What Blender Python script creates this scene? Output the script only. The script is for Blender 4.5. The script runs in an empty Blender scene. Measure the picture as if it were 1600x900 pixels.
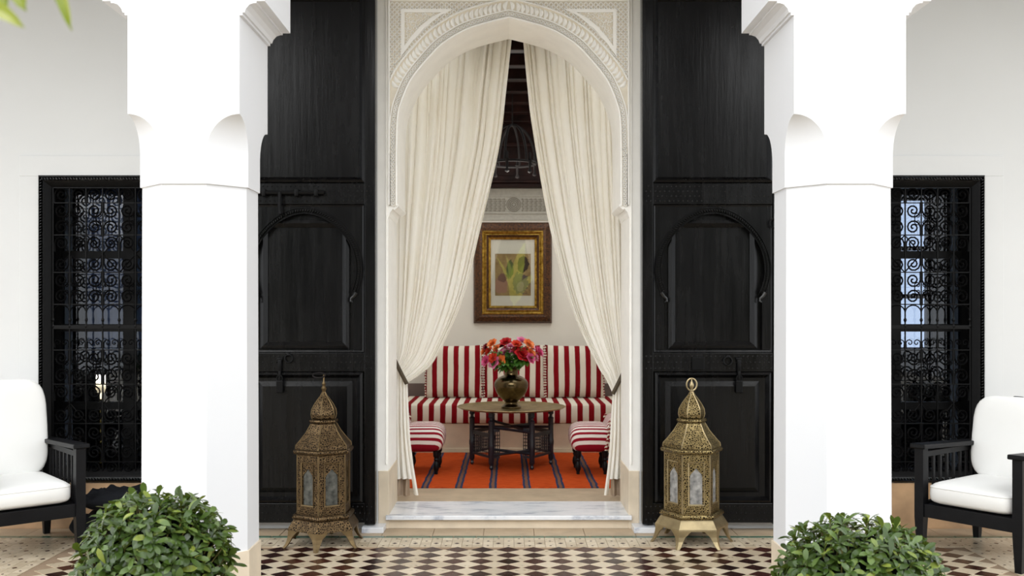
import bpy, bmesh, math, random
import numpy as np
from mathutils import Vector, Matrix

PI = math.pi
S = bpy.context.scene
C = S.collection
random.seed(7)
rnd = random.Random(11)

# ---------------------------------------------------------------- camera, sky, light, exposure
cam_d = bpy.data.cameras.new('camera')
cam = bpy.data.objects.new('camera', cam_d)
C.objects.link(cam)
cam.location = (0.0, 0.0, 1.35)
cam.rotation_euler = (PI/2, 0, 0)
cam_d.sensor_width = 36.0
cam_d.lens = 1500/1600*36.0
cam_d.shift_x = (800-795)/1600.0
cam_d.shift_y = (488-450)/1600.0
cam_d.dof.use_dof = True
cam_d.dof.focus_distance = 4.9
cam_d.dof.aperture_fstop = 4.8
S.camera = cam

world = bpy.data.worlds.new('overcast_sky')
S.world = world
world.use_nodes = True
wbg = world.node_tree.nodes['Background']
wbg.inputs[0].default_value = (0.94, 0.972, 1.0, 1)
wbg.inputs[1].default_value = 1.1

sun_d = bpy.data.lights.new('sun', 'SUN')
sun_d.energy = 1.0
sun_d.angle = math.radians(60)
sun_d.color = (1.0, 0.985, 0.96)
sun = bpy.data.objects.new('sun', sun_d)
C.objects.link(sun)
sun.rotation_euler = (math.radians(60), 0, math.radians(-6))

S.view_settings.view_transform = 'Standard'
S.view_settings.look = 'None'
S.view_settings.exposure = 1.0
S.view_settings.gamma = 1.0
S.view_settings.use_curve_mapping = False

# ---------------------------------------------------------------- materials
MATS = {}
def srgb(r, g, b):
    def f(c):
        c /= 255.0
        return c/12.92 if c <= 0.04045 else ((c+0.055)/1.055)**2.4
    return (f(r), f(g), f(b), 1)

class NT:
    def __init__(self, name):
        self.m = bpy.data.materials.new(name)
        self.m.use_nodes = True
        self.t = self.m.node_tree
        self.p = self.t.nodes['Principled BSDF']
        self.out = self.t.nodes['Material Output']
        MATS[name] = self.m
    def n(self, typ, **kw):
        nd = self.t.nodes.new(typ)
        for k, v in kw.items():
            setattr(nd, k, v)
        return nd
    def l(self, a, b):
        self.t.links.new(a, b)
    def coord(self, kind='Object'):
        return self.n('ShaderNodeTexCoord').outputs[kind]
    def mapping(self, src, scale=(1, 1, 1), loc=(0, 0, 0), rot=(0, 0, 0)):
        mp = self.n('ShaderNodeMapping')
        self.l(src, mp.inputs[0])
        mp.inputs['Scale'].default_value = scale
        mp.inputs['Location'].default_value = loc
        mp.inputs['Rotation'].default_value = rot
        return mp.outputs[0]
    def noise(self, src, scale, detail=4, rough=0.55):
        nd = self.n('ShaderNodeTexNoise')
        self.l(src, nd.inputs['Vector'])
        nd.inputs['Scale'].default_value = scale
        nd.inputs['Detail'].default_value = detail
        nd.inputs['Roughness'].default_value = rough
        return nd.outputs['Fac']
    def ramp(self, fac, stops, interp='LINEAR'):
        r = self.n('ShaderNodeValToRGB')
        r.color_ramp.interpolation = interp
        els = r.color_ramp.elements
        while len(els) > 1:
            els.remove(els[-1])
        els[0].position = stops[0][0]; els[0].color = stops[0][1]
        for p, c in stops[1:]:
            e = els.new(p); e.color = c
        self.l(fac, r.inputs[0])
        return r.outputs[0]
    def math(self, op, a, b=None, c=None):
        m = self.n('ShaderNodeMath', operation=op)
        for i, v in enumerate((a, b, c)):
            if v is None: continue
            if isinstance(v, (int, float)): m.inputs[i].default_value = v
            else: self.l(v, m.inputs[i])
        return m.outputs[0]
    def mix(self, fac, a, b):
        m = self.n('ShaderNodeMix', data_type='RGBA')
        for i, v in ((0, fac), (6, a), (7, b)):
            if isinstance(v, (int, float)): m.inputs[i].default_value = v
            elif isinstance(v, tuple): m.inputs[i].default_value = v
            else: self.l(v, m.inputs[i])
        return m.outputs[2]
    def bump(self, h, strength=0.2, dist=0.01):
        b = self.n('ShaderNodeBump')
        b.inputs['Strength'].default_value = strength
        b.inputs['Distance'].default_value = dist
        self.l(h, b.inputs['Height'])
        self.l(b.outputs[0], self.p.inputs['Normal'])
    def base(self, c, rough=0.5, metal=0.0, spec=0.5):
        i = self.p.inputs
        if isinstance(c, tuple): i['Base Color'].default_value = c
        else: self.l(c, i['Base Color'])
        if isinstance(rough, (int, float)): i['Roughness'].default_value = rough
        else: self.l(rough, i['Roughness'])
        i['Metallic'].default_value = metal
        i['Specular IOR Level'].default_value = spec
        return self
    def xyz(self, src):
        s = self.n('ShaderNodeSeparateXYZ')
        self.l(src, s.inputs[0])
        return s.outputs

def geo_pos(k):
    return k.n('ShaderNodeNewGeometry').outputs['Position']

def mat_simple(name, c, rough=0.5, metal=0.0, spec=0.5, var=0.12, nscale=6, bump=0.0, bscale=60):
    k = NT(name)
    pos = geo_pos(k)
    f = k.noise(pos, nscale)
    lo = tuple(x*(1-var) for x in c[:3])+(1,)
    hi = tuple(min(1, x*(1+var)) for x in c[:3])+(1,)
    k.base(k.ramp(f, [(0.3, lo), (0.7, hi)]), rough, metal, spec)
    if bump:
        k.bump(k.noise(pos, bscale, 5), bump, 0.004)
    return k.m

mat_simple('plaster', srgb(209, 210, 210), 0.75, var=0.02, nscale=1.2, bump=0.08, bscale=14, spec=0.2)
mat_simple('plaster_pillar', srgb(224, 225, 228), 0.7, var=0.01, nscale=1.2, bump=0.05, bscale=12, spec=0.2)
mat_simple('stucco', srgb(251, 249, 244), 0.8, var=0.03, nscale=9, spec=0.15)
mat_simple('stucco_ground', srgb(236, 228, 212), 0.85, var=0.06, nscale=12, spec=0.1)
mat_simple('plaster_inner', srgb(240, 236, 226), 0.8, var=0.04, nscale=2, bump=0.08, bscale=20, spec=0.2)
mat_simple('wainscot_grey', srgb(120, 104, 98), 0.6, var=0.08, nscale=5)
mat_simple('stone_beige', srgb(222, 207, 184), 0.5, var=0.12, nscale=5, bump=0.1, bscale=40)
mat_simple('stone_floor', srgb(180, 160, 134), 0.5, var=0.16, nscale=7, bump=0.1, bscale=60)
mat_simple('tadelakt_ochre', srgb(198, 162, 124), 0.45, var=0.3, nscale=3.5, bump=0.1, bscale=30)
mat_simple('grout', srgb(150, 128, 105), 0.85, var=0.1, nscale=30)
mat_simple('green_glaze', srgb(66, 104, 84), 0.22, var=0.35, nscale=22)
mat_simple('iron_gloss', (0.006, 0.006, 0.006, 1), 0.25, 0.0, 0.5, var=0.3, nscale=30)
mat_simple('iron_black', (0.0025, 0.0025, 0.0028, 1), 0.45, 0.0, 0.15, var=0.3, nscale=30)
mat_simple('wood_dark_red', (0.014, 0.0045, 0.0035, 1), 0.5, 0.0, 0.15, var=0.6, nscale=9, bump=0.15, bscale=30)
mat_simple('wood_ebony', (0.0045, 0.0045, 0.0055, 1), 0.42, var=0.3, nscale=20, spec=0.2)
mat_simple('table_wood', (0.012, 0.012, 0.019, 1), 0.45, var=0.35, nscale=25)
mat_simple('brass_bright', srgb(196, 160, 84), 0.25, 1.0, var=0.25, nscale=25)
mat_simple('brass_vase', (0.12, 0.088, 0.045, 1), 0.2, 1.0, var=0.4, nscale=9)
mat_simple('iron_dull', (0.010, 0.008, 0.008, 1), 0.7, 0.0, 0.2, var=0.4, nscale=20)
mat_simple('white_canvas', srgb(244, 244, 242), 0.85, var=0.015, nscale=4, bump=0.25, bscale=9, spec=0.1)
mat_simple('lining_beige', srgb(176, 156, 136), 0.85, var=0.1, nscale=8, bump=0.2, bscale=20, spec=0.1)
mat_simple('tie_olive', srgb(74, 62, 44), 0.7, var=0.3, nscale=40)
mat_simple('charcoal_cloth', (0.008, 0.009, 0.012, 1), 0.8, var=0.4, nscale=14, bump=0.3, bscale=30, spec=0.2)
mat_simple('stem_green', srgb(112, 128, 60), 0.5, var=0.2, nscale=30)
mat_simple('twig', srgb(120, 112, 58), 0.7, var=0.25, nscale=30)
mat_simple('terracotta', srgb(168, 96, 62), 0.8, var=0.15, nscale=8)
mat_simple('soil', srgb(48, 36, 26), 0.95, var=0.3, nscale=40)
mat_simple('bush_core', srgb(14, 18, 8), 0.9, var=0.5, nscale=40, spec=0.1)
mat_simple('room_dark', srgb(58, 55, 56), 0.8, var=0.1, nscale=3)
mat_simple('hedge_green', srgb(36, 50, 24), 0.9, var=0.7, nscale=9, spec=0.1)
k = NT('lamp_shade'); k.base(srgb(245, 240, 228), 0.8)
tr = k.n('ShaderNodeBsdfTranslucent'); tr.inputs[0].default_value = srgb(250, 244, 230)
ms = k.n('ShaderNodeMixShader'); ms.inputs[0].default_value = 0.5
k.l(k.p.outputs[0], ms.inputs[1]); k.l(tr.outputs[0], ms.inputs[2]); k.l(ms.outputs[0], k.out.inputs[0])
mat_simple('shade_white', srgb(245, 240, 228), 0.8, var=0.02, nscale=5)
mat_simple('bark', srgb(96, 78, 58), 0.9, var=0.3, nscale=14, bump=0.4, bscale=30)

def mk_tile(name, c1, c2, rough):
    k = NT(name)
    r = k.n('ShaderNodeObjectInfo').outputs['Random']
    g = k.n('ShaderNodeNewGeometry')
    rr = k.math('FRACT', k.math('ADD', r, g.outputs['Random Per Island']))
    f = k.noise(g.outputs['Position'], 22, 5)
    f2 = k.math('ADD', k.math('MULTIPLY', rr, 0.75), k.math('MULTIPLY', f, 0.4))
    k.base(k.ramp(f2, [(0.1, c1), (0.95, c2)]), k.math('ADD', k.math('MULTIPLY', f, 0.25), rough))
    return k.m
mk_tile('tile_dark', srgb(24, 12, 12), srgb(66, 32, 26), 0.10)
mk_tile('tile_pale', srgb(184, 168, 142), srgb(218, 204, 180), 0.18)

k = NT('marble')
pos = geo_pos(k)
mp = k.mapping(pos, (2.0, 7.0, 3.0), rot=(0, 0, 0.35))
f = k.noise(mp, 2.2, 8, 0.7)
k.base(k.ramp(f, [(0.35, srgb(176, 182, 194)), (0.47, srgb(224, 227, 232)), (0.7, srgb(240, 240, 242))]), 0.22)

# black lacquered door wood: streaky, uneven gloss
k = NT('door_black')
pos = geo_pos(k)
mp = k.mapping(pos, (14, 14, 0.9))
f = k.noise(mp, 2.0, 7, 0.65)
f2 = k.noise(k.mapping(pos, (3.0, 3.0, 1.1)), 1.6, 4, 0.6)
rg = k.math('ADD', k.math('MULTIPLY', f, 0.22), k.math('MULTIPLY', f2, 0.28))
k.base(k.ramp(f, [(0.3, (0.0015, 0.0015, 0.0018, 1)), (0.75, (0.005, 0.0048, 0.0052, 1))]), rg, 0.0, 0.25)
k.bump(f, 0.3, 0.006)

# curtains: creamy cotton letting some light through
k = NT('curtain_cotton')
pos = geo_pos(k)
w = k.n('ShaderNodeTexWave'); w.inputs['Scale'].default_value = 260; w.inputs['Distortion'].default_value = 1.5
k.l(pos, w.inputs['Vector'])
f = k.noise(pos, 3)
k.base(k.ramp(f, [(0.3, srgb(250, 246, 236)), (0.7, srgb(253, 251, 245))]), 0.9, 0, 0.1)
tr = k.n('ShaderNodeBsdfTranslucent'); tr.inputs[0].default_value = srgb(248, 238, 216)
ms = k.n('ShaderNodeMixShader'); ms.inputs[0].default_value = 0.15
k.l(k.p.outputs[0], ms.inputs[1]); k.l(tr.outputs[0], ms.inputs[2]); k.l(ms.outputs[0], k.out.inputs[0])

def mk_stripes(name, mode, period, duty=0.5, off=0.0, red=srgb(132, 14, 24), cream=srgb(232, 224, 208)):
    k = NT(name)
    co = k.coord('Object')
    x, y, z = k.xyz(co)[:3]
    if mode == 'x': v = x
    else:
        gx, gy, gz = k.xyz(geo_pos(k))[:3]
        v = k.math('ADD', gz, gy)
    wob = k.math('MULTIPLY', k.math('SUBTRACT', k.noise(co, 5, 2), 0.5), 0.012)
    t = k.math('FRACT', k.math('DIVIDE', k.math('ADD', k.math('ADD', v, wob), off+100*period), period))
    m = k.math('LESS_THAN', t, duty)
    n = k.noise(co, 220, 2)
    k.base(k.mix(m, cream, red), 0.9, 0, 0.12)
    k.bump(n, 0.25, 0.002)
    return k.m
mk_stripes('stripe_sofa', 'x', 0.103, 0.47)
mk_stripes('stripe_stool', 'zy', 0.052, 0.47, red=srgb(150, 26, 44), cream=srgb(244, 238, 232))
mk_stripes('stripe_trim', 'zy', 0.030, 0.5)

k = NT('kilim')
pos = geo_pos(k)
x, y, z = k.xyz(pos)[:3]
wob = k.math('MULTIPLY', k.math('SUBTRACT', k.noise(pos, 9, 3), 0.5), 0.02)
t = k.math('ABSOLUTE', k.math('SUBTRACT', k.math('FRACT', k.math('DIVIDE', k.math('ADD', k.math('ADD', x, wob), 0.115+0.1225+24.5), 0.245)), 0.5))
base = k.ramp(k.noise(k.mapping(pos, (6, 40, 1)), 3, 4), [(0.3, srgb(168, 58, 22)), (0.7, srgb(204, 88, 38))])
st = k.ramp(t, [(0.0, srgb(122, 84, 66)), (0.042, srgb(50, 58, 84)), (0.115, (0, 0, 0, 1))], 'CONSTANT')
isst = k.math('LESS_THAN', t, 0.112)
k.base(k.mix(isst, base, st), 0.95, 0, 0.05)
wv = k.n('ShaderNodeTexWave'); wv.bands_direction = 'Y'; wv.inputs['Scale'].default_value = 60
k.l(pos, wv.inputs['Vector'])
k.bump(wv.outputs['Fac'], 0.4, 0.003)

def mk_brass(name, dark, mid, hi, scale=85):
    k = NT(name)
    co = k.coord('Object')
    v = k.n('ShaderNodeTexVoronoi'); v.feature = 'DISTANCE_TO_EDGE'
    v.inputs['Scale'].default_value = scale
    k.l(co, v.inputs['Vector'])
    f = k.ramp(v.outputs['Distance'], [(0.08, (0, 0, 0, 1)), (0.2, (1, 1, 1, 1))])
    big = k.noise(co, 9, 4)
    metal = k.ramp(big, [(0.3, mid), (0.7, hi)])
    k.base(k.mix(f, metal, dark), 0.38, 0.9, 0.5)
    k.bump(f, 0.5, 0.002)
    return k.m
mk_brass('brass_filigree', srgb(40, 33, 22), srgb(122, 104, 68), srgb(176, 156, 108))
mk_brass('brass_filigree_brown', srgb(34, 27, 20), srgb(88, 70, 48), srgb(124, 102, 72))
mat_simple('brass_plain', srgb(166, 150, 116), 0.36, 0.9, var=0.25, nscale=14)
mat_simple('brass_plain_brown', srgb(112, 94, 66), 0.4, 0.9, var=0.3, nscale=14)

k = NT('brass_tray')
co = k.coord('Object')
x, y, z = k.xyz(co)[:3]
r = k.math('SQRT', k.math('ADD', k.math('MULTIPLY', x, x), k.math('MULTIPLY', y, y)))
ring = k.math('SINE', k.math('MULTIPLY', r, 150))
an = k.math('SINE', k.math('MULTIPLY', k.math('ARCTAN2', y, x), 40))
pat = k.math('MULTIPLY', ring, an)
k.base(k.ramp(k.noise(co, 12), [(0.3, srgb(140, 124, 84)), (0.7, srgb(190, 174, 130))]), 0.38, 0.9)
k.bump(pat, 0.5, 0.002)

k = NT('gold_leaf')
co = k.coord('Object')
k.base(k.ramp(k.noise(co, 30, 5), [(0.3, srgb(120, 84, 26)), (0.7, srgb(214, 176, 84))]), 0.3, 1.0)
k = NT('frame_dark')
co = k.coord('Object')
f = k.noise(co, 60, 5)
k.base(k.ramp(f, [(0.35, srgb(40, 22, 12)), (0.7, srgb(108, 66, 30))]), 0.35, 0.3)
k.bump(f, 0.7, 0.006)

def mk_glass(name, tint=(0.9, 0.95, 1, 1), transp=0.85, rough=0.02, ior=1.5):
    k = NT(name)
    g = k.n('ShaderNodeBsdfGlossy'); g.inputs['Roughness'].default_value = rough
    t = k.n('ShaderNodeBsdfTransparent'); t.inputs[0].default_value = tint
    lw_ = k.n('ShaderNodeLayerWeight'); lw_.inputs[0].default_value = 0.5
    f0 = ((ior-1)/(ior+1))**2
    fr = k.math('ADD', k.math('MULTIPLY', k.math('POWER', lw_.outputs['Facing'], 5.0), 1-f0), f0)
    ms = k.n('ShaderNodeMixShader')
    k.l(fr, ms.inputs[0]); k.l(t.outputs[0], ms.inputs[1]); k.l(g.outputs[0], ms.inputs[2])
    k.l(ms.outputs[0], k.out.inputs[0])
    return k.m
mk_glass('glass_pane', (0.7, 0.74, 0.8, 1), ior=1.45)
mk_glass('picture_glass', (0.98, 0.985, 0.97, 1), ior=1.85, rough=0.01)
k = NT('lantern_glass'); co = k.coord('Object')
k.base(k.ramp(k.noise(co, 25, 4), [(0.3, srgb(96, 96, 96)), (0.7, srgb(170, 168, 164))]), 0.2)
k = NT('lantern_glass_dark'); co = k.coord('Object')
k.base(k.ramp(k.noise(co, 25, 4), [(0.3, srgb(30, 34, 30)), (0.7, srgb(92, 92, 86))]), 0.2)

def mk_leaf(name, stops, rough=0.35, transl=0.2, tcol=srgb(150, 170, 60)):
    k = NT(name)
    g = k.n('ShaderNodeNewGeometry')
    oi = k.n('ShaderNodeObjectInfo').outputs['Random']
    rr = k.math('FRACT', k.math('ADD', oi, g.outputs['Random Per Island']))
    f = k.math('ADD', k.math('MULTIPLY', rr, 0.8), k.math('MULTIPLY', k.noise(g.outputs['Position'], 30), 0.25))
    k.base(k.ramp(f, stops), rough, 0, 0.5)
    tr = k.n('ShaderNodeBsdfTranslucent'); tr.inputs[0].default_value = tcol
    ms = k.n('ShaderNodeMixShader'); ms.inputs[0].default_value = transl
    k.l(k.p.outputs[0], ms.inputs[1]); k.l(tr.outputs[0], ms.inputs[2]); k.l(ms.outputs[0], k.out.inputs[0])
mk_leaf('bush_leaf', [(0.0, srgb(32, 48, 18)), (0.5, srgb(58, 80, 32)), (0.8, srgb(90, 112, 56)), (1.0, srgb(150, 158, 62))], 0.27, 0.12)
mk_leaf('rose_leaf', [(0.0, srgb(40, 84, 28)), (0.6, srgb(70, 124, 46)), (1.0, srgb(112, 156, 60))], 0.4)
mk_leaf('palm_leaf', [(0.0, srgb(110, 128, 30)), (0.6, srgb(150, 160, 60)), (1.0, srgb(196, 198, 130))], 0.3, 0.35)
mk_leaf('garden_leaf', [(0.0, srgb(36, 60, 22)), (0.6, srgb(70, 104, 34)), (1.0, srgb(140, 168, 50))], 0.35, 0.3)

mk_leaf('banana_leaf', [(0.0, srgb(120, 150, 40)), (1.0, srgb(196, 206, 80))], 0.35, 0.6, srgb(214, 226, 70))

def mk_rose(name, c, c2):
    k = NT(name)
    g = k.n('ShaderNodeNewGeometry')
    k.base(k.ramp(g.outputs['Random Per Island'], [(0, c), (1, c2)]), 0.6, 0, 0.3)
    return k.m
mk_rose('rose_red', srgb(176, 14, 26), srgb(214, 36, 44))
mk_rose('rose_dark_red', srgb(110, 8, 22), srgb(150, 16, 36))
mk_rose('rose_pink', srgb(238, 120, 172), srgb(248, 172, 206))
mk_rose('rose_magenta', srgb(224, 70, 130), srgb(240, 122, 172))
mk_rose('rose_orange', srgb(244, 120, 50), srgb(252, 164, 100))
mk_rose('rose_coral', srgb(226, 62, 40), srgb(240, 92, 58))

# the print behind the picture glass: two loose painted heads on a tan ground
k = NT('print_paint')
co = k.coord('Object')
f = k.noise(co, 14, 6, 0.7)
bg = k.ramp(f, [(0.3, srgb(128, 100, 64)), (0.7, srgb(176, 148, 100))])
x, y, z = k.xyz(co)[:3]
def blob(cx, cz, rx, rz):
    a = k.math('DIVIDE', k.math('SUBTRACT', x, cx), rx)
    b = k.math('DIVIDE', k.math('SUBTRACT', z, cz), rz)
    d = k.math('ADD', k.math('MULTIPLY', a, a), k.math('MULTIPLY', b, b))
    d = k.math('ADD', d, k.math('MULTIPLY', k.math('SUBTRACT', f, 0.5), 3.2))
    return k.math('LESS_THAN', d, 1.0)
col = k.mix(blob(0.10, 0.10, 0.055, 0.10), bg, srgb(66, 44, 40))
col = k.mix(blob(0.075, -0.08, 0.075, 0.11), col, srgb(92, 74, 78))
col = k.mix(blob(0.075, -0.12, 0.035, 0.05), col, srgb(128, 108, 110))
col = k.mix(blob(-0.11, -0.10, 0.065, 0.09), col, srgb(160, 118, 100))
col = k.mix(blob(-0.10, -0.03, 0.05, 0.04), col, srgb(120, 84, 74))
col = k.mix(blob(-0.03, 0.05, 0.035, 0.10), col, srgb(84, 92, 52))  # green patch paints a plant's reflection into the print
k.base(col, 0.7)
mat_simple('mount_card', srgb(226, 222, 214), 0.9, var=0.02)
mat_simple('frieze_grey', srgb(170, 166, 156), 0.85, var=0.08, nscale=40)
mat_simple('frieze_relief', srgb(128, 122, 110), 0.85, var=0.1, nscale=40)
k = NT('lamp_bulb'); k.base((1, 0.85, 0.6, 1), 0.5)
k.p.inputs['Emission Color'].default_value = (1, 0.8, 0.5, 1); k.p.inputs['Emission Strength'].default_value = 1.5
k = NT('sheer_curtain')
k.base(srgb(120, 126, 140), 0.9)
tr = k.n('ShaderNodeBsdfTranslucent'); tr.inputs[0].default_value = srgb(84, 90, 106)
ms = k.n('ShaderNodeMixShader'); ms.inputs[0].default_value = 0.5
k.l(k.p.outputs[0], ms.inputs[1]); k.l(tr.outputs[0], ms.inputs[2]); k.l(ms.outputs[0], k.out.inputs[0])

M = MATS

# ---------------------------------------------------------------- mesh helpers
def B(): return bmesh.new()

def box(bm, x0, x1, y0, y1, z0, z1, bev=0.0, mtx=None):
    vs = [bm.verts.new((x, y, z)) for x in (x0, x1) for y in (y0, y1) for z in (z0, z1)]
    f = [(0, 1, 3, 2), (4, 6, 7, 5), (0, 4, 5, 1), (2, 3, 7, 6), (0, 2, 6, 4), (1, 5, 7, 3)]
    fs = [bm.faces.new([vs[i] for i in q]) for q in f]
    if bev:
        es = list({e for q in fs for e in q.edges})
        r = bmesh.ops.bevel(bm, geom=es, offset=bev, segments=2, affect='EDGES', profile=0.5)
        vs = list({v for q in r['faces'] for v in q.verts})
    if mtx is not None:
        bmesh.ops.transform(bm, matrix=mtx, verts=[v for v in vs if v.is_valid])
    return bm

def prism(bm, poly, y0, y1):
    """poly in (x, z); extruded along y"""
    a = [bm.verts.new((x, y0, z)) for x, z in poly]
    b = [bm.verts.new((x, y1, z)) for x, z in poly]
    n = len(poly)
    bm.faces.new(a); bm.faces.new(b[::-1])
    for i in range(n):
        j = (i+1) % n
        bm.faces.new((a[j], a[i], b[i], b[j]))

def hprism(bm, poly, z0, z1):
    a = [bm.verts.new((x, y, z1)) for x, y in poly]
    b = [bm.verts.new((x, y, z0)) for x, y in poly]
    n = len(poly)
    bm.faces.new(a); bm.faces.new(b[::-1])
    for i in range(n):
        j = (i+1) % n
        bm.faces.new((a[j], a[i], b[i], b[j]))

def lathe(bm, prof, seg=24, c=(0, 0, 0), rot=0.0, cap=True, sx=1.0, sy=1.0):
    rings = []
    for r, z in prof:
        rings.append([bm.verts.new((c[0]+r*sx*math.cos(rot+2*PI*i/seg), c[1]+r*sy*math.sin(rot+2*PI*i/seg), c[2]+z)) for i in range(seg)])
    for a, b in zip(rings[:-1], rings[1:]):
        for i in range(seg):
            j = (i+1) % seg
            bm.faces.new((a[i], a[j], b[j], b[i]))
    if cap:
        bm.faces.new(rings[0][::-1]); bm.faces.new(rings[-1])

def tube(bm, pts, r, sides=6, cap=True, flat=1.0):
    pts = [Vector(p) for p in pts]
    rs = r if isinstance(r, (list, tuple)) else [r]*len(pts)
    rings = []
    up = None
    for i, p in enumerate(pts):
        t = (pts[min(i+1, len(pts)-1)]-pts[max(i-1, 0)])
        if t.length < 1e-9: t = Vector((0, 0, 1))
        t.normalize()
        if up is None:
            up = Vector((0, 1, 0)) if abs(t.y) < 0.9 else Vector((1, 0, 0))
        u = (up - t*up.dot(t))
        if u.length < 1e-6: u = t.orthogonal()
        u.normalize(); up = u
        v = t.cross(u)
        rings.append([bm.verts.new(p+(u*math.cos(2*PI*k/sides)*flat+v*math.sin(2*PI*k/sides))*rs[i]) for k in range(sides)])
    for a, b in zip(rings[:-1], rings[1:]):
        for i in range(sides):
            j = (i+1) % sides
            bm.faces.new((a[i], b[i], b[j], a[j]))
    if cap and sides > 2:
        bm.faces.new(rings[0]); bm.faces.new(rings[-1][::-1])

def grid(bm, fn, nu, nv, closed_u=False):
    vs = [[bm.verts.new(fn(i/(nu if closed_u else nu-1), j/(nv-1))) for i in range(nu)] for j in range(nv)]
    for j in range(nv-1):
        for i in range(nu if closed_u else nu-1):
            k2 = (i+1) % nu
            bm.faces.new((vs[j][i], vs[j][k2], vs[j+1][k2], vs[j+1][i]))
    return vs

def pillow(bm, w, d, h, n=14, e=0.32, mtx=None):
    """superellipsoid cushion centred at origin, half sizes w,d,h"""
    def sp(a, p): return math.copysign(abs(a)**p, a)
    vs = []
    nv = n
    nu = n*2
    rows = []
    for j in range(nv+1):
        ph = -PI/2+PI*j/nv
        row = []
        for i in range(nu):
            th = 2*PI*i/nu
            x = w*sp(math.cos(th), e)*sp(math.cos(ph), e*1.6)
            y = d*sp(math.sin(th), e)*sp(math.cos(ph), e*1.6)
            z = h*sp(math.sin(ph), e*2.2)
            row.append((x, y, z))
        rows.append(row)
    V = [[bm.verts.new(p) for p in row] for row in rows[1:-1]]
    b = bm.verts.new((0, 0, -h)); t = bm.verts.new((0, 0, h))
    for j in range(len(V)-1):
        for i in range(nu):
            k2 = (i+1) % nu
            bm.faces.new((V[j][i], V[j][k2], V[j+1][k2], V[j+1][i]))
    for i in range(nu):
        k2 = (i+1) % nu
        bm.faces.new((b, V[0][k2], V[0][i])); bm.faces.new((t, V[-1][i], V[-1][k2]))
    if mtx is not None:
        allv = [b, t]+[v for r_ in V for v in r_]
        bmesh.ops.transform(bm, matrix=mtx, verts=allv)

def knife_pillow(bm, w, h, t, mtx, n=18):
    def surf(sg):
        def f(u, v):
            a, b = 2*u-1, 2*v-1
            th = t*max(0, (1-a**4))**0.6*max(0, (1-b**4))**0.6
            ear = 1-0.045*(1-abs(b)**3); ear2 = 1-0.05*(1-abs(a)**3)
            return mtx @ Vector((a*w*ear, sg*th, b*h*ear2))
        return f
    grid(bm, surf(-1), n, n); grid(bm, surf(1), n, n)
    bmesh.ops.remove_doubles(bm, verts=bm.verts[:], dist=0.0008)

def wloc(o):
    v = Vector((0, 0, 0))
    while o:
        v += o.location; o = o.parent
    return v

def mesh_from(name, bm, mat, smooth=False, normals=True):
    if normals: bmesh.ops.recalc_face_normals(bm, faces=bm.faces)
    me = bpy.data.meshes.new(name)
    bm.to_mesh(me); bm.free()
    if mat: me.materials.append(M[mat])
    if smooth:
        me.shade_smooth()
        try: me.set_sharp_from_angle(angle=math.radians(smooth if smooth is not True else 40))
        except Exception: pass
    return me

def obj(name, bm, mat, parent=None, smooth=False, local=False, normals=True):
    """links ONE mesh object; bm in world coordinates unless local"""
    if not local:
        if parent is not None:
            off = wloc(parent)
        else:
            cs = [v.co for v in bm.verts]
            off = Vector(((min(c.x for c in cs)+max(c.x for c in cs))/2, (min(c.y for c in cs)+max(c.y for c in cs))/2, min(c.z for c in cs)))
        bmesh.ops.translate(bm, vec=-off, verts=bm.verts)
    me = mesh_from(name, bm, mat, smooth, normals)
    o = bpy.data.objects.new(name, me)
    C.objects.link(o)
    if parent is not None: o.parent = parent
    elif not local: o.location = off
    return o

def objs(name, bm, mat, parent, smooth=False, local=False):
    """one object per loose piece of bm"""
    bm.verts.index_update()
    seen = set(); out = []
    for v0 in list(bm.verts):
        if v0 in seen: continue
        stack = [v0]; seen.add(v0); isl = []
        while stack:
            v = stack.pop(); isl.append(v)
            for e in v.link_edges:
                w = e.other_vert(v)
                if w not in seen: seen.add(w); stack.append(w)
        nb = B(); mp = {v: nb.verts.new(v.co) for v in isl}
        fs = {f for v in isl for f in v.link_faces}
        for f in fs: nb.faces.new([mp[v] for v in f.verts])
        out.append(obj(name, nb, mat, parent, smooth, local))
    bm.free()
    return out

def inst(name, me, parent, loc=(0, 0, 0), rot=(0, 0, 0), scale=(1, 1, 1)):
    o = bpy.data.objects.new(name, me)
    C.objects.link(o)
    o.parent = parent
    o.location = loc; o.rotation_euler = rot; o.scale = scale
    return o

def tag(o, label=None, cat=None, group=None, kind=None):
    if label: o['label'] = label
    if cat: o['category'] = cat
    if group: o['group'] = group
    if kind: o['kind'] = kind
    return o

def thing(name, label, cat, loc=(0, 0, 0), rz=0.0, group=None):
    o = bpy.data.objects.new(name, None)
    o.empty_display_size = 0.1
    C.objects.link(o)
    o.location = loc; o.rotation_euler = (0, 0, rz)
    return tag(o, label, cat, group)

def struct_empty(name, loc=(0, 0, 0), label=None):
    o = bpy.data.objects.new(name, None)
    o.empty_display_size = 0.1
    C.objects.link(o); o.location = loc
    o['kind'] = 'structure'
    if label: o['label'] = label
    return o

def struct(name, bm, mat, smooth=False, label=None):
    o = obj(name, bm, mat, None, smooth)
    o['kind'] = 'structure'
    if label: o['label'] = label
    return o

def copy_tree(o, parent=None):
    c = o.copy(); C.objects.link(c)
    if parent is not None: c.parent = parent
    for ch in list(o.children): copy_tree(ch, c)
    return c

def catmull(pts, n=6):
    out = []
    P = [pts[0]]+list(pts)+[pts[-1]]
    for i in range(1, len(P)-2):
        p0, p1, p2, p3 = [np.array(q, float) for q in P[i-1:i+3]]
        for s in range(n):
            t = s/n
            out.append(tuple(0.5*((2*p1)+(-p0+p2)*t+(2*p0-5*p1+4*p2-p3)*t*t+(-p0+3*p1-3*p2+p3)*t**3)))
    out.append(tuple(pts[-1]))
    return out

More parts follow.
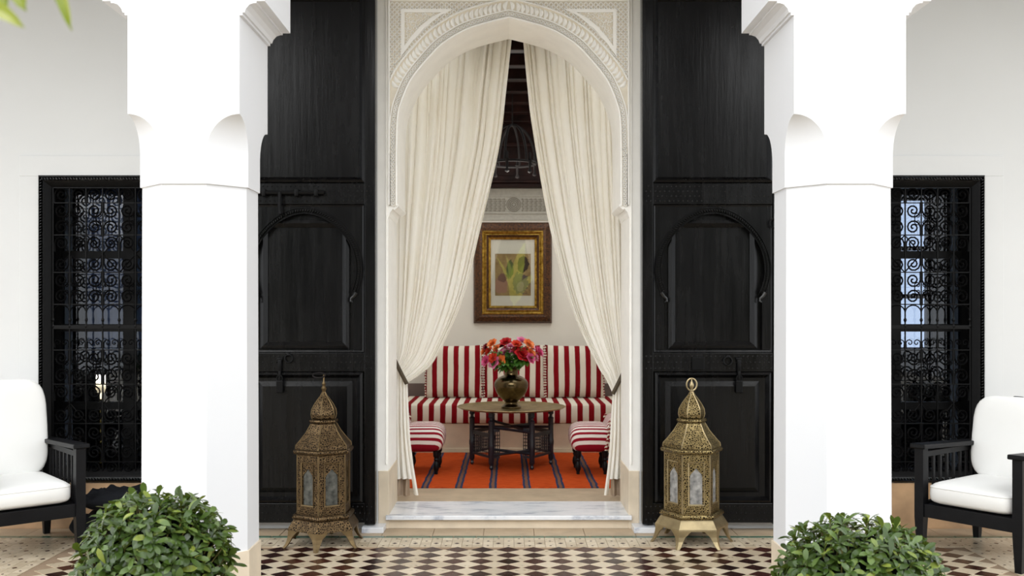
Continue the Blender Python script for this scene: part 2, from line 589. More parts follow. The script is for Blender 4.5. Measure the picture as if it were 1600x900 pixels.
# ---------------------------------------------------------------- the setting
YW = 6.0        # front plane of the house wall
YR = 6.45       # its rear plane
HX = 0.754      # half width of the doorway
AX = 0.696      # half width under the arch
arch_half = catmull([(AX, 2.014), (AX, 2.18), (AX, 2.34), (0.690, 2.55), (0.666, 2.662), (0.604, 2.802), (0.495, 2.938), (0.395, 3.034), (0.235, 3.122), (0.0, 3.186)], 6)
imp = [(HX, 1.945), (HX-0.004, 1.95), (HX-0.012, 1.975), (HX-0.028, 1.995), (AX+0.006, 2.006)]
jamb_half = [(HX, 0.0)]+imp+arch_half          # right half, bottom to apex

# house wall with the arched doorway and two window openings
WL = (-2.93, -1.95); WR = (2.0, 2.964); WZ = (0.294, 2.2)
TOPZ = 4.6
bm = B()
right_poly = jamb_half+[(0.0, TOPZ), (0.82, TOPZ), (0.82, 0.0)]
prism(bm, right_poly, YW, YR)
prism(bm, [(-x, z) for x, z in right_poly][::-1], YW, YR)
struct('wall_doorway', bm, 'stucco')  # paler than the wall beside it, brighter light put into its colour
bm = B()
for sgn, (a, b) in ((-1, WL), (1, WR)):
    lo, hi = (a, b)
    xin = 0.82*sgn; xout = 5.2*sgn
    e1, e2 = (b, a) if sgn < 0 else (a, b)     # inner and outer window edge
    i0, i1 = sorted((xin, e1)); box(bm, i0, i1, YW, YR, 0, TOPZ)
    o0, o1 = sorted((e2, xout)); box(bm, o0, o1, YW, YR, 0, TOPZ)
    box(bm, lo, hi, YW, YR, 0, WZ[0]); box(bm, lo, hi, YW, YR, WZ[1], TOPZ)
struct('wall_back', bm, 'plaster')

# stone skirting of the house wall and of the door jambs
bm = B()
for x0, x1 in ((-5.2, -1.75), (1.75, 5.2)):
    box(bm, x0, x1, YW-0.012, YW+0.002, 0.0, 0.285, 0.003)
struct('baseboard_back', bm, 'tadelakt_ochre')
bm = B()
for s in (-1, 1):
    x0, x1 = sorted((s*(HX-0.006), s*0.815))
    box(bm, x0, x1, YW-0.008, YR, 0.0, 0.36, 0.003)
struct('baseboard_doorway', bm, 'stone_beige')
# white pivot stones beside the doorway
for i, s in enumerate((-1, 1)):
    bm = B(); x0, x1 = sorted((s*0.765, s*0.90)); box(bm, x0, x1, 5.86, YW-0.009, 0.0, 0.035, 0.004)
    struct('trim_%d' % (i+2), bm, 'marble')

# marble doorstep over a plaster riser
bm = B(); box(bm, -0.766, 0.766, 5.965, 6.43, 0.058, 0.085, 0.004)
struct('trim_4', bm, 'marble', label='white marble doorstep slab between the jambs')
bm = B(); box(bm, -0.748, 0.748, 6.0, 6.43, 0.0, 0.058)
struct('trim_5', bm, 'stone_beige', label='cream riser under the marble doorstep')

# raised plaster surrounds over the windows
for i, (a, b) in enumerate((WL, WR)):
    bm = B()
    a2, b2 = a-0.125, b+0.125
    box(bm, a2, b2, YW-0.010, YW, WZ[1], WZ[1]+0.128, 0.003)
    box(bm, a2, a, YW-0.010, YW, 0.29, WZ[1], 0.003)
    box(bm, b, min(b2, b+0.125), YW-0.010, YW, 0.29, WZ[1], 0.003)
    struct('trim_%d' % (i+6), bm, 'plaster')

# salon behind the doorway
bm = B(); box(bm, -1.55, 1.55, 6.43, 9.6, -0.05, 0.085)
struct('floor_salon', bm, 'stone_floor')
bm = B(); box(bm, -1.55, 1.55, 9.6, 9.75, -0.05, 3.7); struct('wall_rear', bm, 'plaster_inner')
bm = B(); box(bm, -1.65, -1.55, YR, 9.75, -0.05, 3.7); struct('wall_left', bm, 'plaster_inner')
bm = B(); box(bm, 1.55, 1.65, YR, 9.75, -0.05, 3.7); struct('wall_right', bm, 'plaster_inner')
bm = B()
box(bm, -1.54, 1.54, 9.575, 9.598, 0.085, 0.64)
struct('baseboard_rear', bm, 'wainscot_grey')
# dark boarded ceiling, with two unseen openings added to brighten the salon
SK = (0.42, 1.53, 6.55, 9.52)
bm = B()
box(bm, -SK[0], SK[0], YR, 9.6, 3.3, 3.38)
for s in (-1, 1):
    x0, x1 = sorted((s*SK[0], s*SK[1])); box(bm, x0, x1, YR, SK[2], 3.3, 3.38); box(bm, x0, x1, SK[3], 9.6, 3.3, 3.38)
    x0, x1 = sorted((s*SK[1], s*1.55)); box(bm, x0, x1, YR, 9.6, 3.3, 3.38)
ceil = struct('ceiling_salon', bm, 'wood_dark_red')
beam_bm = B(); box(beam_bm, -SK[0], SK[0], -0.05, 0.05, -0.09, 0.0, 0.008)
beam_me = mesh_from('beam', beam_bm, 'wood_dark_red')
off = wloc(ceil)
for i in range(7):
    inst('beam', beam_me, ceil, Vector((0, 6.85+i*0.43, 3.3))-off)
# carved timber frieze above the rear wall
tr = struct_empty('trim_8', (0, 9.6, 2.6))
bm = B(); box(bm, -1.54, 1.54, 9.50, 9.6, 2.585, 2.63, 0.008); box(bm, -1.54, 1.54, 9.47, 9.6, 2.63, 2.655, 0.006); box(bm, -1.54, 1.54, 9.53, 9.6, 2.655, 2.71, 0.006)
objs('cornice', bm, 'wood_dark_red', tr)
bm = B(); box(bm, -1.54, 1.54, 9.55, 9.6, 2.71, 2.99); obj('board', bm, 'wood_dark_red', tr)
bm = B(); box(bm, -1.54, 1.54, 9.49, 9.6, 2.99, 3.03, 0.008); objs('cornice', bm, 'wood_dark_red', tr)
bm = B(); box(bm, -1.54, 1.54, 9.56, 9.6, 3.03, 3.3); obj('board', bm, 'wood_dark_red', tr)
# grey stucco frieze with a pierced rosette
tr = struct_empty('trim_9', (0, 9.6, 2.28))
bm = B(); box(bm, -1.54, 1.54, 9.585, 9.6, 2.27, 2.585); objs('plain_band', bm, 'frieze_grey', tr)
bm = B()
R0 = Vector((0.05, 9.58, 2.425))
for rr_, n_ in ((0.068, 26), (0.052, 20), (0.036, 14), (0.018, 8)):
    for i in range(n_):
        a = 2*PI*i/n_
        c = R0+Vector((rr_*math.cos(a), 0, rr_*math.sin(a)))
        box(bm, -0.004, 0.004, -0.004, 0.004, -0.007, 0.007, 0, Matrix.Translation(c) @ Matrix.Rotation(-a, 4, 'Y'))
obj('rosette', bm, 'frieze_relief', tr)['kind'] = 'stuff'
bm = B()
for i in range(100):
    for j in range(7):
        x = -0.75+i*0.015+(j % 2)*0.0075
        if abs(x-0.05) < 0.085: continue
        z = 2.365+j*0.019
        s_ = 0.003+0.002*((i*7+j*3) % 3)
        box(bm, -s_, s_, -0.004, 0.004, -s_, s_, 0, Matrix.Translation((x, 9.583, z)) @ Matrix.Rotation(0.785, 4, 'Y'))
obj('pierced_pattern', bm, 'frieze_relief', tr)['kind'] = 'stuff'
bm = B(); box(bm, -1.54, 1.54, 9.575, 9.6, 2.335, 2.345); box(bm, -1.54, 1.54, 9.575, 9.6, 2.505, 2.515); objs('moulding', bm, 'frieze_grey', tr)

# dim rooms behind the side windows, each with a far window
for s in (-1, 1):
    side = 'left' if s < 0 else 'right'
    bm = B()
    def bx(x0, x1, *a): box(bm, min(s*x0, s*x1), max(s*x0, s*x1), *a)
    # outer wall, rear wall with opening
    bx(5.1, 5.2, YR, 9.1, 0, 3.4)
    oa, ob = (3.0, 3.95)
    bx(1.65, oa, 9.0, 9.1, 0, 3.4); bx(ob, 5.1, 9.0, 9.1, 0, 3.4)
    bx(oa, ob, 9.0, 9.1, 0, 1.0); bx(oa, ob, 9.0, 9.1, 2.45, 3.4)
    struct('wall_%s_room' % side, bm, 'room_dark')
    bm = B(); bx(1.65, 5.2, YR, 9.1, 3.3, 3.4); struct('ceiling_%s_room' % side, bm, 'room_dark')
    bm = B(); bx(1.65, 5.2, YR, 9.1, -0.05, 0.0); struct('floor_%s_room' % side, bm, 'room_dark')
    # far window with muntins and a sheer curtain
    wn = struct_empty('window_%d' % (3 if s < 0 else 4), (s*(oa+ob)/2, 9.0, 1.0))
    bm = B()
    for xx in (oa, (oa+ob)/2, ob): bx(xx-0.03, xx+0.03, 9.0, 9.06, 1.0, 2.45)
    for zz in (1.0, 1.5, 1.95, 2.42): bx(oa, ob, 9.0, 9.06, zz-0.02, zz+0.02)
    objs('muntin', bm, 'iron_black', wn)
    bm = B(); bx(oa, ob, 9.025, 9.03, 1.0, 2.45); obj('pane', bm, 'glass_pane', wn)
    if s < 0: lo_, hi_ = oa, ob
    else: lo_, hi_ = oa, 3.55
    bm = B(); 
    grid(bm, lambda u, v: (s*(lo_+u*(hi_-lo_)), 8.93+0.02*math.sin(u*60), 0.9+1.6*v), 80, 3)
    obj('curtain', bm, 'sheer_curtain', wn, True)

# gallery ceiling and beam carried by the pillars
bm = B(); box(bm, -5.2, 5.2, 3.86, YR, 4.4, 4.6); struct('ceiling', bm, 'plaster')
bm = B(); box(bm, -5.2, 5.2, 3.86, 4.30, 3.7, 4.4); struct('trim_10', bm, 'plaster_pillar', label='white beam over the pillars')

# ---------------------------------------------------------------- tiled floor
bm = B(); box(bm, -9.0, 9.0, -11.7, YR, -0.12, -0.004)
floor = struct('floor', bm, 'grout')
foff = wloc(floor)
DX, DY, HD = 0.1452, 0.128, 0.0625
Y0 = 5.462            # first row of black lozenges
XF = (-2.52, 2.62)
def lozenge(bm, cx, cy, hx, hy, z1=0.0, z0=-0.004):
    b = 0.0015
    hprism(bm, [(cx-hx, cy), (cx, cy-hy), (cx+hx, cy), (cx, cy+hy)], z0, z1)
bmt = B(); lozenge(bmt, 0, 0, HD, HD-0.0005); me_dark = mesh_from('dark_tile', bmt, 'tile_dark')
bmt = B(); lozenge(bmt, 0, 0, DX-HD-0.0035, HD-0.0005); me_pale = mesh_from('pale_tile', bmt, 'tile_pale')
bm_d, bm_p = B(), B()
nd = npale = 0
for r in range(0, 34):
    y = Y0-r*DY
    for c in range(-40, 41):
        x = -0.004+c*DX
        if XF[0]+HD < x < XF[1]-HD:
            tz = rnd.uniform(-0.0006, 0.0004)
            if r < 6 and nd < 300 and not (r == 5 and (c+r) % 1):
                inst('dark_tile', me_dark, floor, Vector((x, y, tz))-foff, (rnd.uniform(-.004, .004), rnd.uniform(-.004, .004), rnd.uniform(-.02, .02))); nd += 1
            elif y > 1.0: lozenge(bm_d, x, y, HD, HD-0.0005)
        xp, yp = x+DX/2, y-DY/2
        if XF[0]+HD < xp < XF[1]-HD:
            if r < 6 and npale < 300:
                inst('pale_tile', me_pale, floor, Vector((xp, yp, rnd.uniform(-0.0006, 0.0004)))-foff, (rnd.uniform(-.004, .004), rnd.uniform(-.004, .004), rnd.uniform(-.02, .02))); npale += 1
            elif yp > 1.0: lozenge(bm_p, xp, yp, DX-HD-0.0035, HD-0.0005)
obj('dark_tile_field', bm_d, 'tile_dark', floor)['kind'] = 'stuff'
obj('pale_tile_field', bm_p, 'tile_pale', floor)['kind'] = 'stuff'
# courtyard paving further forward
bm = B()
for i in range(-17, 17):
    for j in range(0, 22):
        box(bm, i*0.52+0.004, i*0.52+0.516, 0.98-(j+1)*0.52+0.004, 0.98-j*0.52-0.004, -0.004, 0.0)
obj('paving_slab', bm, 'tile_pale', floor)['kind'] = 'stuff'
# half pale tiles closing the first row, borders of small mosaic
bm = B(); bm2 = B()
YB0, YB1 = Y0+HD+0.001, 5.752
def mosaic(x0, x1, y0, y1, dark_bm, pale_bm):
    s_ = 0.0605
    nx = max(1, round((x1-x0)/s_)); ny = max(1, round((y1-y0)/s_))
    sx, sy = (x1-x0)/nx, (y1-y0)/ny
    for i in range(nx):
        for j in range(ny):
            cx, cy = x0+(i+.5)*sx, y0+(j+.5)*sy
            hprism(pale_bm, [(cx-sx*.48, cy-sy*.48), (cx+sx*.48, cy-sy*.48), (cx+sx*.48, cy+sy*.48), (cx-sx*.48, cy+sy*.48)], -0.004, -0.0004)
            if (i+j) % 2 == 0:
                q = 0.016 if j % 3 == 1 else 0.008
                hprism(dark_bm, [(cx-q, cy), (cx, cy-q), (cx+q, cy), (cx, cy+q)], -0.002, 0.0004)
mosaic(-5.0, 5.0, YB0, YB1, bm, bm2)
mosaic(-5.0, XF[0], 1.0, YB0-0.002, bm, bm2)
mosaic(XF[1], 5.0, 1.0, YB0-0.002, bm, bm2)
obj('dark_inset', bm, 'tile_dark', floor)['kind'] = 'stuff'
obj('mosaic_tile', bm2, 'tile_pale', floor)['kind'] = 'stuff'
# green glazed strips, then stone band against the house
bms = B(); box(bms, -0.066, 0.066, -0.019, 0.019, -0.004, 0.001, 0.001); me_g = mesh_from('green_strip', bms, 'green_glaze')
for i in range(-28, 29):
    inst('green_strip', me_g, floor, Vector((i*0.137+0.01, 5.774, rnd.uniform(-.0008, .0004)))-foff)
bms = B(); box(bms, -0.152, 0.152, -0.099, 0.099, -0.004, 0.0005, 0.001); me_b = mesh_from('band_slab', bms, 'stone_floor')
for i in range(-13, 14):
    inst('band_slab', me_b, floor, Vector((i*0.308, 5.894, rnd.uniform(-.0008, .0004)))-foff)

# ---------------------------------------------------------------- carved stucco of the arch
sur = struct_empty('trim_1', (0, YW, 2.0), label='carved white stucco surround of the doorway arch')
full_arch = arch_half+[(-x, z) for x, z in arch_half[::-1][1:]]
FA = np.array(full_arch)
seg = np.diff(FA, axis=0)
slen = np.hypot(seg[:, 0], seg[:, 1]); cum = np.concatenate([[0], np.cumsum(slen)])
LT = cum[-1]
def arch_at(d):
    i = int(min(max(np.searchsorted(cum, d)-1, 0), len(seg)-1))
    t = (d-cum[i])/slen[i]
    p = FA[i]+seg[i]*t
    tg = seg[i]/slen[i]
    nrm = np.array([tg[1], -tg[0]])
    # smoothed normal
    j = min(i+1, len(seg)-1); k0 = max(i-1, 0)
    tg2 = seg[j]/slen[j]*t+tg+seg[k0]/slen[k0]*(1-t); tg2 /= np.hypot(*tg2)
    nrm = np.array([tg2[1], -tg2[0]])
    return p, nrm
def dist_arch(x, z):
    d = FA[:-1]; v = seg
    t = np.clip(((x-d[:, 0])*v[:, 0]+(z-d[:, 1])*v[:, 1])/(slen**2), 0, 1)
    q = d+v*t[:, None]
    return float(np.min(np.hypot(q[:, 0]-x, q[:, 1]-z)))
def inside_arch(x, z):
    if z < 2.0: return abs(x) < AX
    h = abs(x)
    A = arch_half
    for (x0, z0), (x1, z1) in zip(A[:-1], A[1:]):
        if z0 <= z <= z1: return h < x0+(x1-x0)*((z-z0)/max(1e-6, z1-z0))
    return False
CX = 0.742    # half width of the carved field
CZ = 3.292
# plain raised borders
def arch_strip(bm, o0, o1, y0, y1, d0=0.0, d1=None, step=0.02):
    d1 = LT if d1 is None else d1
    n = int((d1-d0)/step)
    prev = None
    for i in range(n+1):
        p, nr = arch_at(d0+(d1-d0)*i/n)
        a = p+nr*o0; b = p+nr*o1
        if abs(a[0]) > CX+0.002: prev = None; continue
        b[0] = max(-CX, min(CX, b[0]))
        cur = [bm.verts.new((a[0], y1, a[1])), bm.verts.new((a[0], y0, a[1])), bm.verts.new((b[0], y0, b[1])), bm.verts.new((b[0], y1, b[1]))]
        if prev:
            for q in range(3):
                bm.faces.new((prev[q], prev[q+1], cur[q+1], cur[q]))
        prev = cur
bm = B()
arch_strip(bm, 0.0, 0.010, YW-0.016, YW)
arch_strip(bm, 0.046, 0.053, YW-0.016, YW)
arch_strip(bm, 0.116, 0.124, YW-0.018, YW)
obj('arch_bead', bm, 'stucco', sur)
bm = B(); arch_strip(bm, 0.008, 0.120, YW-0.003, YW); obj('arch_ground', bm, 'stucco_ground', sur)
bm = B()
for s in (-1, 1):
    x0, x1 = sorted((s*CX, s*(CX+0.010))); box(bm, x0, x1, YW-0.016, YW, 2.02, CZ+0.01, 0.002)
    x0, x1 = sorted((s*(CX+0.02), s*(CX+0.027))); box(bm, x0, x1, YW-0.010, YW, 0.4, CZ+0.03, 0.002)
box(bm, -CX, CX, YW-0.016, YW, CZ, CZ+0.010, 0.002)
obj('field_border', bm, 'stucco', sur)
# carved leaves marching round the arch
lb = B()
def leaf_rel(u, v):      # u across, v along
    w = math.sin(PI*min(1, v*0.93+0.07))**0.7
    x = (u-0.5)*0.027*w + 0.012*(v-0.5)**2*4*(1 if True else 1)
    return (x, -0.004-0.012*math.sin(PI*u)*w, (v-0.5)*0.062)
grid(lb, leaf_rel, 6, 7)
me_cl = mesh_from('carved_leaf', lb, 'stucco', True)
soff = wloc(sur)
nL = int(LT/0.0285)
for i in range(nL):
    d = (i+0.5)*LT/nL
    p, nr = arch_at(d)
    q = p+nr*0.0845
    if abs(q[0]) > CX-0.018: continue
    ang = math.atan2(nr[0], nr[1])
    mir = 1 if d > LT/2 else -1
    o = inst('carved_leaf', me_cl, sur, Vector((q[0], YW, q[1]))-soff, (0, ang+0.35*mir, 0), (mir, 1, 1))
# lace of little triangles along the arch edge
bm = B()
n = int(LT/0.0115)
for i in range(n):
    d = (i+.5)*LT/n
    up = 1 if i % 2 else -1
    p, nr = arch_at(d)
    tg = np.array([-nr[1], nr[0]])
    c = p+nr*(0.028+up*0.0)
    for k2, rr_ in ((0, 0.011),):
        a = c+nr*up*rr_; b1 = c-nr*up*rr_+tg*0.0088; b2 = c-nr*up*rr_-tg*0.0088
        for (s0, s1) in ((a, b1), (b1, b2), (b2, a)):
            dd = s1-s0; L_ = np.hypot(*dd); nn = np.array([dd[1], -dd[0]])/L_*0.0019
            prism(bm, [tuple(s0+nn), tuple(s1+nn), tuple(s1-nn), tuple(s0-nn)], YW-0.012, YW)
obj('lace_band', bm, 'stucco', sur)['kind'] = 'stuff'
# corner triangles
tri_in = {}
for s in (-1, 1):
    P = [(0.672, 3.242), (0.345, 3.242), (0.43, 3.20), (0.53, 3.12), (0.61, 3.03), (0.672, 2.945)]
    P = [(s*x, z) for x, z in P]
    c0 = np.array([s*0.60, 3.17])
    inner = [tuple(np.array(p)*0.70+c0*0.30) for p in P]
    bm = B()
    n = len(P)
    for i in range(n):
        j = (i+1) % n
        prism(bm, [P[i], P[j], inner[j], inner[i]], YW-0.016, YW)
    obj('corner_frame', bm, 'stucco', sur)
    bm = B(); prism(bm, inner, YW-0.003, YW); obj('corner_ground', bm, 'stucco_ground', sur)
    bm = B()
    tri_in[s] = (P, inner)
    rr2 = random.Random(5)
    def inpoly(x, z, poly):
        c = False
        for i in range(len(poly)):
            x1, z1 = poly[i]; x2, z2 = poly[i-1]
            if (z1 > z) != (z2 > z) and x < (x2-x1)*(z-z1)/(z2-z1)+x1: c = not c
        return c
    for gx in range(24):
        for gz in range(24):
            x = s*(0.38+gx*0.026+(gz % 2)*0.013); z = 2.98+gz*0.024
            if inpoly(x, z, inner):
                a0 = rr2.uniform(0, 6.28); dr = rr2.choice((-1, 1)); R_ = rr2.uniform(0.010, 0.016)
                pts = [(x+R_*(1-t/9*0.75)*math.cos(a0+dr*t*0.62), YW-0.007, z+R_*(1-t/9*0.75)*math.sin(a0+dr*t*0.62)) for t in range(9)]
                tube(bm, pts, 0.0028, 4)
    obj('corner_scrollwork', bm, 'stucco', sur)['kind'] = 'stuff'
# diamond lattice in the remaining field
def in_field(x, z):
    if abs(x) > CX or z > CZ or z < 2.03 or inside_arch(x, z): return False
    if dist_arch(x, z) < 0.120: return False
    s = 1 if x > 0 else -1
    return not inpoly(x, z, tri_in[s][0])
bm = B(); g = 0.0155
for i in range(-50, 51):
    for j in range(-2, 86):
        if (i+j) % 2: continue
        x, z = i*g, 2.03+j*g
        for dx, dz in ((g, g), (-g, g)):
            mx, mz = x+dx/2, z+dz/2
            if in_field(mx, mz):
                d = np.array([dx, dz]); L_ = np.hypot(*d); nn = np.array([dz, -dx])/L_*0.0028
                a, b = np.array([x, z]), np.array([x+dx, z+dz])
                prism(bm, [tuple(a+nn), tuple(b+nn), tuple(b-nn), tuple(a-nn)], YW-0.012, YW)
obj('lattice', bm, 'stucco', sur)['kind'] = 'stuff'
bm = B()
# ground of the lattice, fitted column by column above the arch bands
zz = []
nX = 96
for i in range(nX):
    xa, xb = -CX+2*CX*i/nX, -CX+2*CX*(i+1)/nX
    xm = (xa+xb)/2
    z = CZ
    while z > 2.05 and not inside_arch(xm, z) and dist_arch(xm, z) > 0.118: z -= 0.006
    if CZ-z > 0.004: box(bm, xa, xb, YW-0.002, YW+0.001, z, CZ)
obj('lattice_ground', bm, 'stucco_ground', sur)
# corbel blocks where the arch meets the jambs
for s in (-1, 1):
    bm = B()
    prism(bm, [(s*AX, 2.03), (s*(AX-0.006), 2.022), (s*(AX-0.006), 2.012), (s*AX, 2.006), (s*(AX+0.012), 1.996), (s*(AX+0.022), 1.99), (s*(AX+0.03), 2.03)], YW-0.002, YR)
    obj('corbel', bm, 'stucco', sur)

# ---------------------------------------------------------------- pillars
def oct_pts(cx, cy, r, z):       # r: half width across flats
    a = r*math.tan(PI/8)
    return [(cx+x, cy+y, z) for x, y in ((a, -r), (r, -a), (r, a), (a, r), (-a, r), (-r, a), (-r, -a), (-a, -r))]
def loft(bm, rings, cap=True):
    V = [[bm.verts.new(p) for p in r] for r in rings]
    n = len(V[0])
    for a, b in zip(V[:-1], V[1:]):
        for i in range(n):
            j = (i+1) % n
            bm.faces.new((a[i], a[j], b[j], b[i]))
    if cap: bm.faces.new(V[0][::-1]); bm.faces.new(V[-1])
def pillar(cx, side):
    cy, r = 4.085, 0.225
    p = thing('pillar', 'white plaster pillar with octagonal shaft and square scalloped head %s' % side, 'pillar', (cx, cy, 0), 0, None)
    bm = B(); loft(bm, [oct_pts(cx, cy, r+0.004, 0.0), oct_pts(cx, cy, r+0.004, 0.36)]); obj('base', bm, 'stone_beige', p)
    bm = B(); loft(bm, [oct_pts(cx, cy, r-0.004, 0.36), oct_pts(cx, cy, r-0.006, 1.0), oct_pts(cx, cy, r-0.008, 1.872)]); obj('shaft', bm, 'plaster_pillar', p)
    # capital: octagon growing into a square through concave scallops at the corners
    bm = B()
    rings = []
    a = r*math.tan(PI/8)
    rings.append(oct_pts(cx, cy, r, 1.868))
    N = 14
    def sq_ring(t, z):      # corner cut c shrinks from oct cut to 0
        c = (r-a)*t
        q = r-c
        return [(cx+x, cy+y, z) for x, y in ((q, -r), (r, -q), (r, q), (q, r), (-q, r), (-r, q), (-r, -q), (-q, -r))]
    rings.append(sq_ring(1.0, 1.872)); rings.append(sq_ring(1.0, 2.0))
    for i in range(1, N+1):
        th = PI/2*i/N
        rings.append(sq_ring(max(math.cos(th), 0.004), 2.0+0.148*math.sin(th)))
    rings.append(sq_ring(0.004, 2.56))
    loft(bm, rings)
    obj('capital', bm, 'plaster_pillar', p, smooth=25)
    # corbel mouldings spreading sideways under the beam
    bm = B()
    prof = [(0, 2.545), (0.012, 2.545), (0.012, 2.556), (0.020, 2.556), (0.026, 2.572), (0.040, 2.588), (0.058, 2.594), (0.068, 2.594), (0.068, 2.602), (0.102, 2.602), (0.102, 3.7), (0, 3.7)]
    for s in (-1, 1):
        prism(bm, [(cx+s*(r+x), z) for x, z in prof], cy-r, cy+r)
    box(bm, cx-r, cx+r, cy-r, cy+r, 2.56, 3.7)
    obj('corbel', bm, 'plaster_pillar', p)
    return p
pillar(-1.308, 'left of the doorway')
pillar(1.372, 'right of the doorway')

# ---------------------------------------------------------------- the two black door leaves
def frame_mould(bm, x0, x1, z0, z1, w, y0, y1):
    """mitred moulding: outer rect to inner rect sloping from y0 (outer) to y1 (inner)"""
    o = [(x0, z0), (x1, z0), (x1, z1), (x0, z1)]
    i = [(x0+w, z0+w), (x1-w, z0+w), (x1-w, z1-w), (x0+w, z1-w)]
    O = [bm.verts.new((x, y0, z)) for x, z in o]; I = [bm.verts.new((x, y1, z)) for x, z in i]
    Ob = [bm.verts.new((x, y0+0.03, z)) for x, z in o]; Ib = [bm.verts.new((x, max(y0, y1)+0.03, z)) for x, z in i]
    for a in range(4):
        b = (a+1) % 4
        bm.faces.new((O[a], O[b], I[b], I[a])); bm.faces.new((O[a], O[b], Ob[b], Ob[a]))
        bm.faces.new((I[a], I[b], Ib[b], Ib[a])); bm.faces.new((Ob[a], Ob[b], Ib[b], Ib[a]))
def door(name, s, label):
    YF = 5.905
    hx = 0.82*s; fx = 1.70*s      # hinge edge, free edge
    def X(a): return s*a          # a measured outward from the axis
    d = struct_empty(name, (X(1.26), YF, 0.045), label)
    T = 5.99
    def bx(bm, a0, a1, y0, y1, z0, z1, bev=0.003):
        x0, x1 = sorted((X(a0), X(a1))); box(bm, x0, x1, y0, y1, z0, z1, bev)
    ZT = 3.9
    # backing boards
    bm = B(); bx(bm, 0.825, 1.695, YF+0.04, T, 0.05, ZT, 0); obj('backing', bm, 'door_black', d)
    for a0, a1 in ((0.822, 0.888), (1.625, 1.698)):
        bm = B(); bx(bm, a0, a1, YF, YF+0.05, 0.045, ZT); obj('stile', bm, 'door_black', d)
    rails = ((0.055, 0.175), (0.985, 1.10), (2.015, 2.145), (3.30, 3.42))
    for z0, z1 in rails:
        bm = B(); bx(bm, 0.888, 1.625, YF+0.003, YF+0.05, z0, z1); obj('rail', bm, 'door_black', d)
    # studs on the rails
    bm = B()
    for z0, z1 in rails:
        nz = 3 if z1-z0 < 0.125 else 4
        for j in range(nz):
            z = z0+0.02+(z1-z0-0.04)*j/(nz-1)
            for i in range(29):
                a = 0.845+i*0.0285+(0.014 if j % 2 else 0)
                lathe(bm, [(0.0055, 0), (0.004, 0.004), (0.001, 0.006)], 5, (0, 0, 0))
                vs = bm.verts[-15:] if False else None
                bm.verts.ensure_lookup_table()
                vv = bm.verts[len(bm.verts)-15:]
                bmesh.ops.transform(bm, matrix=Matrix.Translation((X(a), YF+0.003 if 0.888 < a < 1.625 else YF, z)) @ Matrix.Rotation(PI/2, 4, 'X'), verts=vv)
    obj('stud', bm, 'iron_gloss', d)['kind'] = 'stuff'
    # upper panel
    def panel(a0, a1, z0, z1, nm='panel'):
        x0, x1 = sorted((X(a0), X(a1)))
        bm = B(); frame_mould(bm, x0, x1, z0, z1, 0.014, YF+0.002, YF-0.008); frame_mould(bm, x0+0.014, x1-0.014, z0+0.014, z1-0.014, 0.022, YF-0.008, YF+0.022)
        objs('moulding', bm, 'door_black', d)
        bm = B(); box(bm, x0+0.03, x1-0.03, YF+0.020, YF+0.042, z0+0.03, z1-0.03)
        o_ = obj(nm, bm, 'door_black', d)
    panel(0.888, 1.625, 2.15, 3.30)
    panel(0.900, 1.615, 0.18, 0.98)
    # raised field of lower panel
    x0, x1 = sorted((X(0.965), X(1.545)))
    bm = B(); frame_mould(bm, x0, x1, 0.24, 0.925, 0.03, YF+0.02, YF+0.004); box(bm, x0+0.03, x1-0.03, YF+0.004, YF+0.03, 0.27, 0.895); obj('raised_field', bm, 'door_black', d)
    # horseshoe arch panel
    x0, x1 = sorted((X(0.893), X(1.620)))
    bm = B(); frame_mould(bm, x0, x1, 1.105, 2.01, 0.012, YF+0.002, YF+0.008); objs('moulding', bm, 'door_black', d)
    acx, acz, R = 1.257, 1.615, 0.322
    hs = []
    for i in range(41):
        th = math.radians(-24+(228)*i/40)
        rr_ = R*(1+0.075*max(0, math.sin(th))**6)
        hs.append((acx+rr_*math.cos(th), acz+rr_*math.sin(th)))
    # plate around the arch
    hp = [(1.56, 1.12)]+[(1.56, 1.44)]+hs+[(0.955, 1.44), (0.955, 1.12)]
    plate_r = [(1.612, 1.12), (1.612, 2.0), (acx, 2.0)]+[p for p in hs if p[0] >= acx-1e-6][::-1]+[(1.56, 1.46), (1.56, 1.12)]
    plate_l = [(0.902, 1.12), (0.902, 2.0), (acx, 2.0)]+[p for p in hs if p[0] <= acx+1e-6]+[(0.955, 1.46), (0.955, 1.12)]
    bm = B(); prism(bm, [(X(a), z) for a, z in plate_r], YF+0.006, YF+0.04); prism(bm, [(X(a), z) for a, z in plate_l], YF+0.006, YF+0.04)
    objs('arch_plate', bm, 'door_black', d)
    # carved band: twisted rope segments
    bm = B()
    band = []
    for i in range(97):
        th = math.radians(-27+234*i/96)
        rr_ = (R+0.014)*(1+0.075*max(0, math.sin(th))**6)
        band.append((acx+rr_*math.cos(th), acz+rr_*math.sin(th)))
    for i in range(0, 96):
        (a0, z0), (a1, z1) = band[i], band[i+1]
        ang = math.atan2(z1-z0, X(a1)-X(a0))
        c = ((X(a0)+X(a1))/2, YF-0.002, (z0+z1)/2)
        pillow(bm, 0.0135, 0.010, 0.006, 3, 0.8, Matrix.Translation(c) @ Matrix.Rotation(-ang+s*0.9, 4, 'Y'))
    obj('rope_band', bm, 'iron_gloss', d, True)
    bm = B()
    for off in (-0.016, 0.017):
        pts = []
        for i in range(61):
            th = math.radians(-27+234*i/60)
            rr_ = (R+0.014+off)*(1+0.075*max(0, math.sin(th))**6)
            pts.append((X(acx+rr_*math.cos(th)), YF+0.002, acz+rr_*math.sin(th)))
        tube(bm, pts, 0.004, 5)
    objs('band_edge', bm, 'door_black', d, True)
